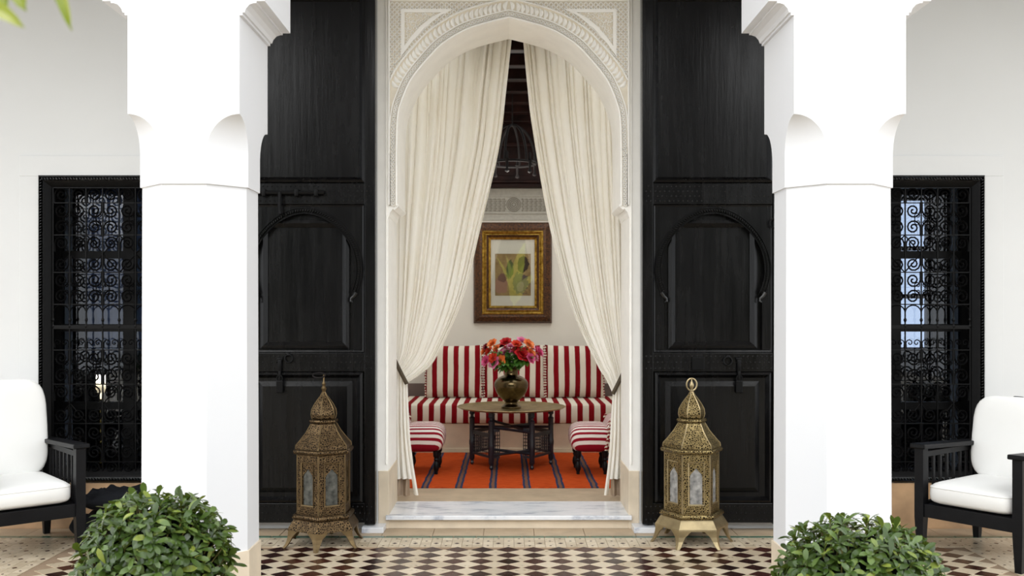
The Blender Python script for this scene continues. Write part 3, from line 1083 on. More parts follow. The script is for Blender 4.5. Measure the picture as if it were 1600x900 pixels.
    for e in (-1, 1):          # curled tips
        bm = B()
        a0 = acx+e*0.318
        pts = [(X(a0), YF, 1.47), (X(a0-e*0.012), YF-0.004, 1.45), (X(a0-e*0.03), YF-0.004, 1.435), (X(a0-e*0.032), YF-0.003, 1.418), (X(a0-e*0.02), YF, 1.412)]
        tube(bm, pts, [0.012, 0.010, 0.008, 0.007, 0.004], 6); obj('scroll_tip', bm, 'iron_gloss', d, True)
    # recessed inner panel
    x0, x1 = sorted((X(0.985), X(1.535)))
    bm = B(); frame_mould(bm, x0, x1, 1.125, 1.92, 0.02, YF+0.022, YF+0.014); frame_mould(bm, x0+0.02, x1-0.02, 1.145, 1.90, 0.025, YF+0.014, YF+0.034); objs('moulding', bm, 'door_black', d)
    # ironwork
    def ring(a, z, r, nm='ring_pull'):
        bm = B()
        pts = [(X(a)+r*math.cos(t*2*PI/20), YF-0.012, z+r*math.sin(t*2*PI/20)) for t in range(21)]
        tube(bm, pts, 0.0045, 6)
        lathe(bm, [(0.012, 0), (0.012, 0.01), (0.004, 0.016)], 8)
        bm.verts.ensure_lookup_table()
        bmesh.ops.transform(bm, matrix=Matrix.Translation((X(a), YF, z+r)) @ Matrix.Rotation(PI/2, 4, 'X'), verts=bm.verts[len(bm.verts)-24:])
        obj(nm, bm, 'iron_black', d, True)
    def hasp(a):
        bm = B()
        bx(bm, a-0.011, a+0.011, YF-0.02, YF-0.006, 0.985, 1.06, 0.003)
        bx(bm, a-0.018, a+0.018, YF-0.016, YF-0.002, 1.055, 1.072, 0.003)
        bx(bm, a-0.008, a+0.008, YF-0.022, YF-0.010, 0.93, 0.99, 0.003)
        pts = [(X(a)+0.017*math.cos(t*2*PI/14), YF-0.02, 0.945+0.02*math.sin(t*2*PI/14)) for t in range(15)]
        tube(bm, pts, 0.005, 5)
        obj('hasp', bm, 'iron_black', d, True)
        bm = B(); bx(bm, a-0.021, a+0.021, YF-0.026, YF-0.004, 0.855, 0.932, 0.005); obj('padlock', bm, 'iron_black', d)
    if s > 0:
        ring(1.345, 1.05, 0.026); hasp(1.413); ring(1.63, 1.895, 0.028)
        bm = B(); bx(bm, 1.125, 1.20, YF-0.012, YF+0.003, 0.995, 1.075, 0.004); obj('lock_plate', bm, 'iron_black', d)
    else:
        ring(1.352, 1.065, 0.024); hasp(1.405)
        bm = B()
        tube(bm, [(-1.70, YF-0.02, 2.083), (-1.132, YF-0.02, 2.083)], 0.0125, 8)
        for a in (1.62, 1.50, 1.30, 1.18): bx(bm, a-0.012, a+0.012, YF-0.036, YF+0.003, 2.062, 2.104, 0.003)
        tube(bm, [(-1.402, YF-0.026, 2.083), (-1.402, YF-0.034, 2.06), (-1.402, YF-0.036, 1.985), (-1.396, YF-0.036, 1.95)], [0.012, 0.012, 0.011, 0.014], 7)
        obj('slide_bolt', bm, 'iron_black', d, True)
    return d
door('door_1', -1, 'black lacquered door leaf folded back left of the doorway')
door('door_2', 1, 'black lacquered door leaf folded back right of the doorway')

# ---------------------------------------------------------------- window grilles
def spiral_me(turns=1.75, n=18):
    bm = B()
    pts = []
    for i in range(n+1):
        t = i/n
        a = 2*PI*turns*t
        r = 0.042*(1-t)**0.85+0.004
        pts.append((r*math.cos(a), 0, r*math.sin(a)))
    pts = [(0.046, 0, -0.055), (0.046, 0, -0.025)]+pts
    tube(bm, pts, 0.0055, 4, flat=1.4)
    return mesh_from('scroll', bm, 'iron_black')
me_scroll = spiral_me()
bm = B()
pts = [(0.022*(1-0.8*i/9)*math.cos(i*0.75), 0, 0.022*(1-0.8*i/9)*math.sin(i*0.75)) for i in range(10)]
tube(bm, [(0.02, 0, -0.03)]+pts, 0.0035, 4, flat=1.6); me_small = mesh_from('small_scroll', bm, 'iron_black')
bm = B(); tube(bm, [(0.05*math.cos(PI*i/10), 0, 0.05*math.sin(PI*i/10)) for i in range(11)], 0.0042, 4, flat=1.6); me_archlet = mesh_from('archlet', bm, 'iron_black')
def window(name, x0, x1, label):
    w = struct_empty(name, ((x0+x1)/2, YW, WZ[0]), label)
    off = wloc(w)
    z0, z1 = WZ
    # outer rope-edged frame
    bm = B()
    frame_mould(bm, x0-0.005, x1+0.005, z0-0.005, z1+0.005, 0.012, YW-0.012, YW-0.03)
    frame_mould(bm, x0+0.028, x1-0.028, z0+0.028, z1-0.028, 0.012, YW-0.022, YW-0.012)
    frame_mould(bm, x0+0.040, x1-0.040, z0+0.040, z1-0.040, 0.032, YW-0.012, YW+0.02)
    objs('frame_moulding', bm, 'iron_black', w)
    bm = B()
    def rope(p, q):
        p, q = Vector(p), Vector(q); L_ = (q-p).length; n = int(L_/0.018)
        ang = math.atan2(q.z-p.z, q.x-p.x)
        for i in range(n):
            c = p.lerp(q, (i+.5)/n)
            pillow(bm, 0.011, 0.010, 0.0055, 3, 0.8, Matrix.Translation(c) @ Matrix.Rotation(-ang+0.9, 4, 'Y'))
    m_ = 0.018
    rope((x0+m_, YW-0.026, z0+m_), (x0+m_, YW-0.026, z1-m_)); rope((x1-m_, YW-0.026, z0+m_), (x1-m_, YW-0.026, z1-m_))
    rope((x0+m_, YW-0.026, z1-m_), (x1-m_, YW-0.026, z1-m_)); rope((x0+m_, YW-0.026, z0+m_), (x1-m_, YW-0.026, z0+m_))
    obj('rope_edge', bm, 'iron_gloss', w, True)['kind'] = 'stuff'
    gx0, gx1 = x0+0.078, x1-0.078
    NC = 8; cw = (gx1-gx0)/NC
    YG = YW+0.012
    rows = [2.13, 2.035, 1.834, 1.60, 1.40, 1.114, 0.90, 0.654, 0.414, 0.335]
    def P(x, z, y=YG): return Vector((x, y, z))-off
    for z in rows:
        bm = B(); box(bm, gx0, gx1, YG-0.005, YG+0.005, z-0.003, z+0.003); obj('bar', bm, 'iron_black', w)
    for i in range(NC+1):
        x = gx0+i*cw
        bm = B(); box(bm, x-0.003, x+0.003, YG-0.005, YG+0.005, rows[-1], rows[0])
        for z in rows[1:-1]: pillow(bm, 0.009, 0.009, 0.009, 3, 0.9, Matrix.Translation((x, YG, z)))
        obj('bar', bm, 'iron_black', w)
    def sc(x, z, sx, sz, k_=1.0, me=me_scroll, nm='scroll'):
        inst(nm, me, w, P(x, z), (0, 0, 0), (sx*k_, 1, sz*k_))
    # shallow scroll rows
    for (zt, zb) in ((rows[0], rows[1]), (rows[8], rows[9])):
        for i in range(NC):
            sc(gx0+(i+.5)*cw, (zt+zb)/2+0.004, 1 if i % 2 else -1, 1, min(1.0, (zt-zb)/0.096))
    # quatrefoil rows, two bars wide
    for (zt, zb) in ((rows[1], rows[2]), (rows[3], rows[4]), (rows[5], rows[6]), (rows[7], rows[8])):
        h = zt-zb
        for u in range(NC//2):
            cx = gx0+(2*u+1)*cw; cz = (zt+zb)/2
            for sx in (-1, 1):
                for sz in (-1, 1):
                    sc(cx+sx*cw*0.5, cz+sz*h*0.26, -sx, -sz, 0.98)
                    sc(cx+sx*cw*0.22, cz+sz*h*0.10, sx, sz, 0.9, me_small, 'small_scroll')
    # rows of scrolls with crossing bars
    for (zt, zb) in ((rows[2], rows[3]), (rows[6], rows[7])):
        for i in range(NC):
            cx = gx0+(i+.5)*cw; m2 = 1 if i % 2 else -1
            sc(cx, zt-0.052, m2, 1, 0.95); sc(cx, zb+0.052, -m2, -1, 0.95)
        for u in range(NC//2):
            xa = gx0+2*u*cw; xb = xa+2*cw
            bm = B()
            for (pa, pb) in (((xa, zt), (xb, zb)), ((xb, zt), (xa, zb))):
                tube(bm, [(pa[0], YG+0.007, pa[1]), (pb[0], YG+0.007, pb[1])], 0.004, 4)
            obj('cross_bar', bm, 'iron_black', w)
    # arcade row
    zt, zb = rows[4], rows[5]
    for i in range(NC):
        inst('archlet', me_archlet, w, P(gx0+(i+.5)*cw, zt-0.055), (0, 0, 0), (cw/0.1, 1, 1))
        sc(gx0+(i+.5)*cw-0.022, zb+0.045, -1, 1, 1.05, me_small, 'small_scroll'); sc(gx0+(i+.5)*cw+0.022, zb+0.045, 1, 1, 1.05, me_small, 'small_scroll')
    bm = B(); box(bm, gx0, gx1, YG-0.006, YG+0.014, zb+0.130, zb+0.155, 0.003); obj('mid_rail', bm, 'iron_black', w)
    for i in range(NC+1):
        x = gx0+i*cw
        bm = B(); lathe(bm, [(0.006, 0), (0.011, 0.012), (0.006, 0.024)], 8, (x, YG, zt-0.11)); lathe(bm, [(0.006, 0), (0.011, 0.012), (0.006, 0.024)], 8, (x, YG, zt-0.15)); objs('collar', bm, 'iron_black', w, True)
    # casement and panes behind the grille
    YC = YW+0.16
    bm = B()
    xm = (x0+x1)/2
    for xx, hw in ((x0+0.03, 0.03), (xm, 0.035), (x1-0.03, 0.03)): box(bm, xx-hw, xx+hw, YC, YC+0.045, z0, z1)
    for zz_ in (z0+0.03, 0.75, 1.25, 1.72, z1-0.03): box(bm, x0, x1, YC+0.004, YC+0.04, zz_-0.024, zz_+0.024)
    objs('casement', bm, 'iron_black', w)
    zs = (z0, 0.75, 1.25, 1.72, z1)
    for (xa, xb) in ((x0+0.06, xm-0.035), (xm+0.035, x1-0.06)):
        for q in range(4):
            bm = B(); box(bm, xa, xb, YC+0.02, YC+0.024, zs[q]+0.024, zs[q+1]-0.024); obj('pane', bm, 'glass_pane', w)
    return w
window('window_1', WL[0], WL[1], 'black wrought iron window grille left of the left pillar')
window('window_2', WR[0], WR[1], 'black wrought iron window grille right of the right pillar')

# ---------------------------------------------------------------- curtains
def curtain(s, label):
    YC = 6.56
    # measured inner edge (x, z), top to tie; s=-1 left, +1 right
    if s < 0:
        inner = [(0.022, 3.25), (-0.02, 2.86), (-0.066, 2.477), (-0.188, 1.953), (-0.319, 1.43), (-0.50, 1.036), (-0.60, 0.93), (-0.694, 0.868)]
        tie0, tie1 = (-0.775, 1.03), (-0.694, 0.868)
    else:
        inner = [(0.094, 3.23), (0.125, 2.9), (0.16, 2.607), (0.275, 1.953), (0.428, 1.385), (0.60, 1.0), (0.66, 0.90), (0.708, 0.80)]
        tie0, tie1 = (0.79, 0.97), (0.708, 0.80)
    IN = catmull(inner, 8)
    NU, NV = 230, 58
    # top edge: follows the arch, slightly beyond it
    def top(u):
        # x from outer jamb to the inner top corner
        x_out = -0.79 if s < 0 else 0.80
        x = x_out+(inner[0][0]-x_out)*u
        h = abs(x-0.0)/1.08
        z = 3.24
        A = arch_half
        if h >= AX: z = 2.20-(h-AX)*0.2
        else:
            for (xa, za), (xb, zb) in zip(A[:-1], A[1:]):
                if xb <= h <= xa:
                    z = za+(zb-za)*((xa-h)/max(1e-6, xa-xb)); break
            z += 0.07
        return x, max(z, 2.2)
    def tie(u):
        return tie0[0]+(tie1[0]-tie0[0])*u, tie0[1]+(tie1[1]-tie0[1])*u
    rr2 = random.Random(3 if s < 0 else 8)
    NP = 6
    ph = [rr2.uniform(-0.9, 0.9) for _ in range(6)]
    am = [rr2.uniform(0.55, 1.25) for _ in range(NP+3)]
    def fold(u, v):
        w_ = u*NP+0.35*math.sin(2*PI*u*2.3+ph[0])+0.18*math.sin(2*PI*(u*5.1)+ph[1]+v*1.1)
        k_ = int(max(0, min(NP+1, w_)))
        sn = math.sin(2*PI*w_+0.5*math.sin(v*3+ph[2]))
        f1 = (abs(sn)**0.5)*am[k_]*0.9-0.2
        f2 = 0.10*math.sin(2*PI*w_*1.7+ph[3]+v*4)
        return f1+f2
    def body(u, v):
        T_ = top(u); t1 = tie(u)
        # inner edge curve point at v
        q = v*(len(IN)-1); i = int(min(q, len(IN)-2)); f = q-i
        ex = IN[i][0]*(1-f)+IN[i+1][0]*f; ez = IN[i][1]*(1-f)+IN[i+1][1]*f
        T1 = top(1.0); B1 = tie(1.0)
        # bow of the inner edge relative to its chord at the same height
        g = (T1[1]-ez)/(T1[1]-B1[1])
        g = min(1, max(0, g))
        cx = T1[0]+(B1[0]-T1[0])*g
        bow = ex-cx
        x = T_[0]+(t1[0]-T_[0])*g+bow*u**1.15
        z = T_[1]+(t1[1]-T_[1])*g
        amp = 0.044*(1-g)**0.5*(0.75+0.25*u)+0.012
        if g > 0.8: amp *= 1-(g-0.8)*2.0
        fo = fold(u, g)
        y = YC-amp*(fo-0.5)+0.02*math.sin(g*PI)
        x += 0.010*math.sin(2*PI*u*NP*0.9+ph[4])*(1-g)*(0.3+0.7*math.sin(PI*min(1, u*1.02)))
        return (x, y, z)
    root = thing('curtain', label, 'curtain', (-0.75 if s < 0 else 0.76, YC, 0.09), 0, None)
    bm = B(); grid(bm, body, NU, NV); obj('drape', bm, 'curtain_cotton', root, True, normals=False)
    # part below the tie
    def skirt(u, v):
        t1 = tie(u)
        if s < 0: edge = [(-0.690, 0.868), (-0.682, 0.72), (-0.672, 0.55), (-0.648, 0.36), (-0.615, 0.10)]
        else: edge = [(0.708, 0.80), (0.695, 0.68), (0.688, 0.50), (0.672, 0.32), (0.648, 0.11)]
        q = v*(len(edge)-1); i = int(min(q, len(edge)-2)); f = q-i
        ex = edge[i][0]*(1-f)+edge[i+1][0]*f
        xo = tie0[0]
        x = xo+(ex-xo)*u
        hem = 0.215 if u < 0.72 else 0.215-(min(1, (u-0.72)/0.06))*0.11
        z = t1[1]+(hem-t1[1])*v
        amp = 0.014+0.030*v**0.7
        sn = math.sin(2*PI*u*1.9+ph[0]+0.6*math.sin(v*2.2))
        y = YC-0.01-amp*(abs(sn)**0.5-0.5)-0.003*math.sin(2*PI*u*5+v*3)
        return (x, y, z)
    bm = B(); grid(bm, skirt, 90, 36); obj('lower_drape', bm, 'curtain_cotton', root, True, normals=False)
    def lin(u, v):
        xo = tie0[0]+s*0.0
        if s < 0: x = -0.765+0.085*u
        else: x = 0.775-0.075*u
        return (x, YC+0.022-0.02*math.sin(u*PI*3+v), 0.30-0.208*v)
    bm = B(); grid(bm, lin, 30, 8); obj('lining', bm, 'lining_beige', root, True, normals=False)['label'] = 'beige lining hanging below the white hem'
    # tie band
    bm = B()
    n = 26
    pts = []
    for i in range(n+1):
        t = i/n
        x = tie0[0]+(tie1[0]-tie0[0])*t*1.03
        z = tie0[1]+(tie1[1]-tie0[1])*t*1.03
        pts.append((x, YC-0.048-0.012*math.sin(t*PI), z))
    wv = 0.0135
    vs = []
    for (x, y, z) in pts:
        dx, dz = (tie1[1]-tie0[1]), -(tie1[0]-tie0[0]); L_ = math.hypot(dx, dz); nx, nz = dx/L_*wv*s, dz/L_*wv*s
        vs.append([bm.verts.new((x+nx*a, y+b, z+nz*a)) for a, b in ((-1, 0), (0, -0.006), (1, 0), (1, 0.004), (-1, 0.004))])
    for a, b in zip(vs[:-1], vs[1:]):
        for i in range(5):
            j = (i+1) % 5
            bm.faces.new((a[i], a[j], b[j], b[i]))
    obj('tieback', bm, 'tie_olive', root, True)['label'] = 'dark olive tie band'
curtain(-1, 'cream cotton curtain drawn to the left jamb of the doorway')
curtain(1, 'cream cotton curtain drawn to the right jamb of the doorway')

# ---------------------------------------------------------------- salon furniture
# rug
bm = B()
nx, ny = 40, 30
grid(bm, lambda u, v: (-1.0+2.0*u, 6.9+1.70*v, 0.094+0.0012*math.sin(u*31+v*3)*math.sin(v*17)), nx, ny)
r_ = bmesh.ops.extrude_face_region(bm, geom=bm.faces[:])
bmesh.ops.translate(bm, vec=(0, 0, -0.0085), verts=[v for v in r_['geom'] if isinstance(v, bmesh.types.BMVert)])
tag(obj('kilim_rug', bm, 'kilim', None, True), 'orange flatweave rug with thin blue stripes on the salon floor', 'rug')

# sofa
sf = thing('sofa', 'built-in stone bench sofa with red and white striped seat pad', 'sofa', (0.0, 9.1, 0.085))
bm = B(); box(bm, -1.25, 1.25, 8.67, 9.56, 0.085, 0.345, 0.006); obj('plinth', bm, 'stone_beige', sf)
bm = B(); box(bm, -1.25, 1.25, 8.655, 8.67, 0.085, 0.125, 0.004); obj('plinth_foot', bm, 'stone_beige', sf)
bm = B(); box(bm, -1.235, 1.235, 8.64, 9.54, 0.346, 0.52, 0.035)
bmesh.ops.subdivide_edges(bm, edges=bm.edges[:], cuts=1)
obj('seat_pad', bm, 'stripe_sofa', sf, True)
def back_cushion(cx, w, label, sh):
    bm = B()
    m_ = Matrix.Translation((cx, 9.35, 0.775)) @ Matrix.Rotation(math.radians(-9), 4, 'X')
    knife_pillow(bm, w/2+0.012, 0.262, 0.085, m_)
    # squared-up corners and a slightly dished top
    root = thing('back_cushion', label, 'cushion', (cx, 9.35, 0.522), 0, 'striped cushions along the sofa back')
    o = obj('cover', bm, 'stripe_sofa', root, True)
    bm = B()
    for e in (-1, 1):
        pts = [(cx+e*(w/2+0.002), 9.385+0.075*(t-0.5), 0.53+0.49*t) for t in [i/12 for i in range(13)]]
        pts = [(x+0.004*math.sin(i*2.1), y-0.05, z) for i, (x, y, z) in enumerate(pts)]
        tube(bm, pts, [0.007+0.003*math.sin(i*2.7) for i in range(13)], 6)
    objs('ruffle', bm, 'stripe_trim', root, True)
back_cushion(-0.535, 0.545, 'striped sofa back cushion nearest the left curtain', 0)
back_cushion(0.052, 0.58, 'striped sofa back cushion in the middle, behind the roses', 0)
back_cushion(0.64, 0.56, 'striped sofa back cushion nearest the right curtain', 0)

# picture
pc = Vector((0.039, 9.6, 1.745))
pic = thing('picture', 'gilt framed print of two heads hanging over the sofa', 'picture', (pc.x, 9.6, 1.243))
hw, hh = 0.39, 0.502
def fm(x_in, x_out, y0, y1, mat, nm):
    bm = B()
    o0, o1 = x_in, x_out
    frame_mould(bm, pc.x-hw+o0, pc.x+hw-o0, pc.z-hh+o0, pc.z+hh-o0, o1-o0, y0, y1)
    return obj(nm, bm, mat, pic)
fm(0.0, 0.018, 9.575, 9.545, 'frame_dark', 'outer_edge')
fm(0.018, 0.062, 9.545, 9.53, 'frame_dark', 'carved_border')
fm(0.062, 0.088, 9.53, 9.535, 'frame_dark', 'carved_border')
fm(0.088, 0.098, 9.525, 9.520, 'gold_leaf', 'gilt_bead')
fm(0.098, 0.118, 9.530, 9.545, 'gold_leaf', 'gilt_cove')
fm(0.118, 0.128, 9.538, 9.535, 'gold_leaf', 'gilt_bead')
fm(0.128, 0.152, 9.543, 9.556, 'frame_dark', 'inner_cove')
fm(0.152, 0.172, 9.548, 9.562, 'gold_leaf', 'gilt_slip')
bm = B(); box(bm, pc.x-hw+0.168, pc.x+hw-0.168, 9.575, 9.585, pc.z-hh+0.168, pc.z+hh-0.168); obj('mount', bm, 'mount_card', pic)
bm = B(); box(bm, -0.178, 0.178, -0.002, 0.0, -0.209, 0.209)
pr = obj('print', bm, 'print_paint', pic, False, True); pr.location = (0.002, -0.026, 1.745+0.0-1.243-0.02)
bm = B(); box(bm, pc.x-hw+0.166, pc.x+hw-0.166, 9.562, 9.565, pc.z-hh+0.166, pc.z+hh-0.166); obj('glass', bm, 'picture_glass', pic)

# table stand
TC = Vector((0.022, 7.93, 0.095))
tb = thing('table_stand', 'dark carved folding table stand on the orange rug', 'table', TC)
RT = 0.325
leg_prof = [(0.006, 0.0), (0.014, 0.006), (0.017, 0.018), (0.012, 0.032), (0.016, 0.04), (0.022, 0.05), (0.023, 0.16), (0.026, 0.17), (0.026, 0.2), (0.023, 0.21), (0.022, 0.375), (0.026, 0.385), (0.014, 0.395), (0.014, 0.412), (0.024, 0.42), (0.022, 0.458)]
lb = B(); lathe(lb, leg_prof, 8, rot=PI/8); me_leg = mesh_from('leg', lb, 'table_wood', 30)
hexp = [(RT*math.cos(math.radians(60*i)), RT*math.sin(math.radians(60*i))) for i in range(6)]
for (x, y) in hexp: inst('leg', me_leg, tb, (x, y, 0))
def lattice_panel(p, q, z0, z1):
    p, q = Vector((p[0], p[1], 0)), Vector((q[0], q[1], 0))
    d = (q-p); L_ = d.length; d.normalize(); nrm = Vector((-d.y, d.x, 0))
    mtx = Matrix(((d.x, nrm.x, 0, p.x), (d.y, nrm.y, 0, p.y), (0, 0, 1, 0), (0, 0, 0, 1)))
    bm = B()
    box(bm, 0.02, L_-0.02, -0.008, 0.008, z1-0.03, z1); box(bm, 0.02, L_-0.02, -0.008, 0.008, z0, z0+0.018)
    for o in objs('panel_rail', bm, 'table_wood', tb, False, True): o.matrix_local = mtx
    bm = B()
    nc = max(3, int((L_-0.04)/0.024)); nr = int((z1-z0-0.05)/0.024)
    for i in range(nc+1):
        x = 0.02+(L_-0.04)*i/nc
        tube(bm, [(x, 0, z0+0.018), (x, 0, z1-0.03)], 0.0035, 4)
    for j in range(1, nr):
        z = z0+0.018+(z1-z0-0.048)*j/nr
        tube(bm, [(0.02, 0, z), (L_-0.02, 0, z)], 0.0035, 4)
        for i in range(nc+1):
            x = 0.02+(L_-0.04)*i/nc
            pillow(bm, 0.0065, 0.0065, 0.0065, 3, 0.9, Matrix.Translation((x, 0, z)))
    o = obj('spindle_lattice', bm, 'table_wood', tb, False, True); o.matrix_local = mtx; o['kind'] = 'stuff'
# fixed half-width lattices between neighbouring legs, crossing slats between the front ones
lattice_panel(hexp[3], hexp[4], 0.09, 0.285); lattice_panel(hexp[5], hexp[0], 0.09, 0.285)
lattice_panel(hexp[0], hexp[1], 0.09, 0.285); lattice_panel(hexp[2], hexp[3], 0.09, 0.285)
c_ = 0.085
lattice_panel(hexp[4], (hexp[4][0]+c_, hexp[4][1]+0.03), 0.09, 0.33); lattice_panel((hexp[5][0]-c_, hexp[5][1]+0.03), hexp[5], 0.09, 0.33)
for (p, q, za, zb) in ((hexp[4], hexp[1], 0.33, 0.30), (hexp[5], hexp[2], 0.30, 0.33), (hexp[4], hexp[5], 0.34, 0.295), (hexp[5], hexp[4], 0.155, 0.115), (hexp[4], hexp[5], 0.165, 0.125), (hexp[0], hexp[3], 0.31, 0.31)):
    bm = B()
    tube(bm, [(p[0], p[1], za), (q[0], q[1], zb)], 0.011, 4); obj('stretcher', bm, 'table_wood', tb, False, True)

# brass tray
bm = B(); 
prof = [(0.0, -0.004), (0.36, -0.004), (0.40, 0.0), (0.43, 0.006), (0.446, 0.014), (0.449, 0.017), (0.446, 0.019), (0.43, 0.012), (0.40, 0.006), (0.36, 0.003), (0.001, 0.003)]
lathe(bm, [(max(r, 0.0005), z) for r, z in prof], 64)
o = obj('tray', bm, 'brass_tray', None, 50, True); o.location = (TC.x, TC.y, TC.z+0.462)
tag(o, 'round engraved brass tray lying on the dark folding stand', 'tray')
ztray = TC.z+0.462+0.0035
# vase
bm = B()
vp = [(0.076, 0), (0.079, 0.008), (0.074, 0.016), (0.055, 0.032), (0.048, 0.045), (0.053, 0.055), (0.082, 0.085), (0.113, 0.125), (0.130, 0.17), (0.133, 0.195), (0.126, 0.222), (0.100, 0.25), (0.070, 0.265), (0.056, 0.275), (0.052, 0.30), (0.055, 0.318), (0.064, 0.33), (0.060, 0.331), (0.050, 0.316), (0.047, 0.29), (0.047, 0.20)]
vp2 = catmull(vp[:17], 3)+vp[17:]
lathe(bm, vp2, 40)
VB = Vector((0.020, 7.92, ztray))
o = obj('vase', bm, 'brass_vase', None, 60, True); o.location = VB; o.scale = (1.06, 1.06, 1.0)
tag(o, 'round bellied dark brass vase full of roses on the tray', 'vase')

# roses: (px offset from vase axis in metres, height above the tray, depth, size, colour, words)
def rose_mesh(mat, seed):
    r2 = random.Random(seed)
    bm = B()
    for ring, (n_, rad, z_, tilt, sz) in enumerate(((3, 0.006, 0.012, 0.12, 0.017), (4, 0.013, 0.008, 0.35, 0.021), (5, 0.020, 0.003, 0.70, 0.025), (6, 0.026, -0.004, 1.15, 0.027))):
        for i in range(n_):
            a = 2*PI*i/n_+ring*0.6+r2.uniform(-.15, .15)
            def pet(u, v):
                w_ = math.sin(PI*(0.12+0.80*v))**0.6
                x = (u-.5)*sz*2.1*w_
                cup = -((u-.5)**2)*sz*0.9
                h = v*sz*1.45
                curl = 0.35*sz*v**3
                rad_ = rad*0.4+math.sin(tilt)*h+curl+cup
                z = z_*0.2+math.cos(tilt)*h-curl*0.3
                return (math.cos(a)*rad_-math.sin(a)*x, math.sin(a)*rad_+math.cos(a)*x, z)
            grid(bm, pet, 4, 5)
    return mesh_from('bloom', bm, mat, True, False)
rose_me = {c: rose_mesh('rose_'+c, i) for i, c in enumerate(('red', 'dark_red', 'pink', 'magenta', 'orange', 'coral'))}
def leaf_mesh(nm, mat, L_=0.055, W=0.03, n=6, curl=0.25, fold=0.25):
    bm = B()
    V = []
    for j in range(n+1):
        v = j/n
        w_ = W/2*(math.sin(PI*min(1, 0.04+0.96*v**0.9))**0.8) if 0 < j < n else 0.0006
        z = curl*L_*(0.5*math.sin(PI*v*0.7))-curl*L_*v*v
        V.append([bm.verts.new((-w_, v*L_, z+fold*w_)), bm.verts.new((0, v*L_, z)), bm.verts.new((w_, v*L_, z+fold*w_))])
    for a, b in zip(V[:-1], V[1:]):
        bm.faces.new((a[0], a[1], b[1], b[0])); bm.faces.new((a[1], a[2], b[2], b[1]))
    return mesh_from(nm, bm, mat, True, False)
me_rl = leaf_mesh('leaf', 'rose_leaf', 0.068, 0.046)
ROSES = [
 (769.5, 535, 1.0, 'orange', 'pale orange rose standing highest on the left of the bouquet'),
 (757.5, 547, 1.0, 'orange', 'orange rose at the far left, level with the cushion tops'),
 (765, 547, 0.95, 'coral', 'coral rose touching the orange one at the left edge'),
 (760.5, 540, 0.8, 'dark_red', 'small dark red rose above the two orange ones at left'),
 (759.5, 562, 1.0, 'magenta', 'magenta rose hanging lowest at the far left'),
 (770.5, 557, 1.0, 'coral', 'coral rose tucked over the pair of low left blooms'),
 (772.5, 564, 1.2, 'pink', 'big pink rose low at left, beside a peach bloom'),
 (781.5, 562.5, 1.2, 'orange', 'peach orange rose low beside the big pink one'),
 (776, 542, 0.8, 'orange', 'small orange bud between the high left orange and the reds'),
 (790.5, 533, 1.1, 'red', 'bright red rose at the top, left of centre'),
 (785, 539, 1.0, 'dark_red', 'deep red rose just under the bright red top bloom'),
 (789.5, 549, 1.2, 'pink', 'left of the two pale pink roses in the middle'),
 (799.5, 550, 1.1, 'pink', 'right of the two pale pink roses in the middle'),
 (797.5, 539.5, 0.75, 'pink', 'small lilac pink bud above the two middle pink roses'),
 (808, 547, 1.2, 'red', 'red rose just left of the largest red bloom'),
 (815.5, 552, 1.5, 'red', 'largest red rose, right of centre'),
 (807, 536, 1.0, 'coral', 'coral red rose near the top, right of centre'),
 (816, 532, 1.2, 'pink', 'pink rose at the very top on the right'),
 (825.5, 536, 1.1, 'orange', 'orange rose beside the top pink one'),
 (830, 541, 0.9, 'pink', 'pink rose under the orange one at upper right'),
 (829.5, 550, 1.0, 'orange', 'orange rose in the right side above the magenta one'),
 (834.5, 555, 1.0, 'pink', 'pale pink rose low on the right side'),
 (828.5, 558, 1.0, 'magenta', 'magenta rose lowest on the right side'),
 (841.5, 548, 1.1, 'magenta', 'pink red rose sticking out furthest right'),
]
neck = VB+Vector((0, 0, 0.318))
r3 = random.Random(21)
for i, (px, py, k_, colr, lab) in enumerate(ROSES):
    y = 7.88+r3.uniform(-0.05, 0.07)
    if py > 555: y = 7.83
    x = (px-795)/1500*y; z = 1.35-(py-488)/1500*y
    P = Vector((x, y, z-0.012))
    base = neck+Vector((r3.uniform(-.025, .025), r3.uniform(-.02, .02), -0.02))
    rt = thing('rose', 'cut %s in the brass vase' % lab, 'rose', base, 0, 'roses in the brass vase')
    mid = base.lerp(P, 0.5)+Vector((0, 0, 0.03))
    bm = B(); pts = [base*(1-t)**2+mid*2*t*(1-t)+P*t*t for t in [q/7 for q in range(8)]]
    tube(bm, pts, 0.0026, 5); obj('stem', bm, 'stem_green', rt, True)
    dirv = (P-neck); dirv.z = abs(dirv.z)*0.8+0.02; dirv.y -= 0.07; dirv.normalize()
    o = inst('bloom', rose_me[colr], rt, P-base); o.rotation_mode = 'QUATERNION'; o.rotation_quaternion = dirv.to_track_quat('Z', 'Y')
    o.scale = (k_*0.92,)*3
    for q in range(7):
        t = r3.uniform(0.25, 0.85)
        c = base*(1-t)**2+mid*2*t*(1-t)+P*t*t
        a = r3.uniform(0, 2*PI)
        dv = Vector((math.cos(a), math.sin(a)*0.7-0.45, r3.uniform(-0.9, 0.25)))
        if dv.y > 0.15: dv.y = -dv.y
        dv.normalize()
        c = c+Vector((0, -0.028, -0.005))
        o = inst('leaf', me_rl, rt, c-base); o.rotation_mode = 'QUATERNION'; o.rotation_quaternion = dv.to_track_quat('Y', 'Z')
        kk = r3.uniform(0.75, 1.15); o.scale = (kk, kk, kk)

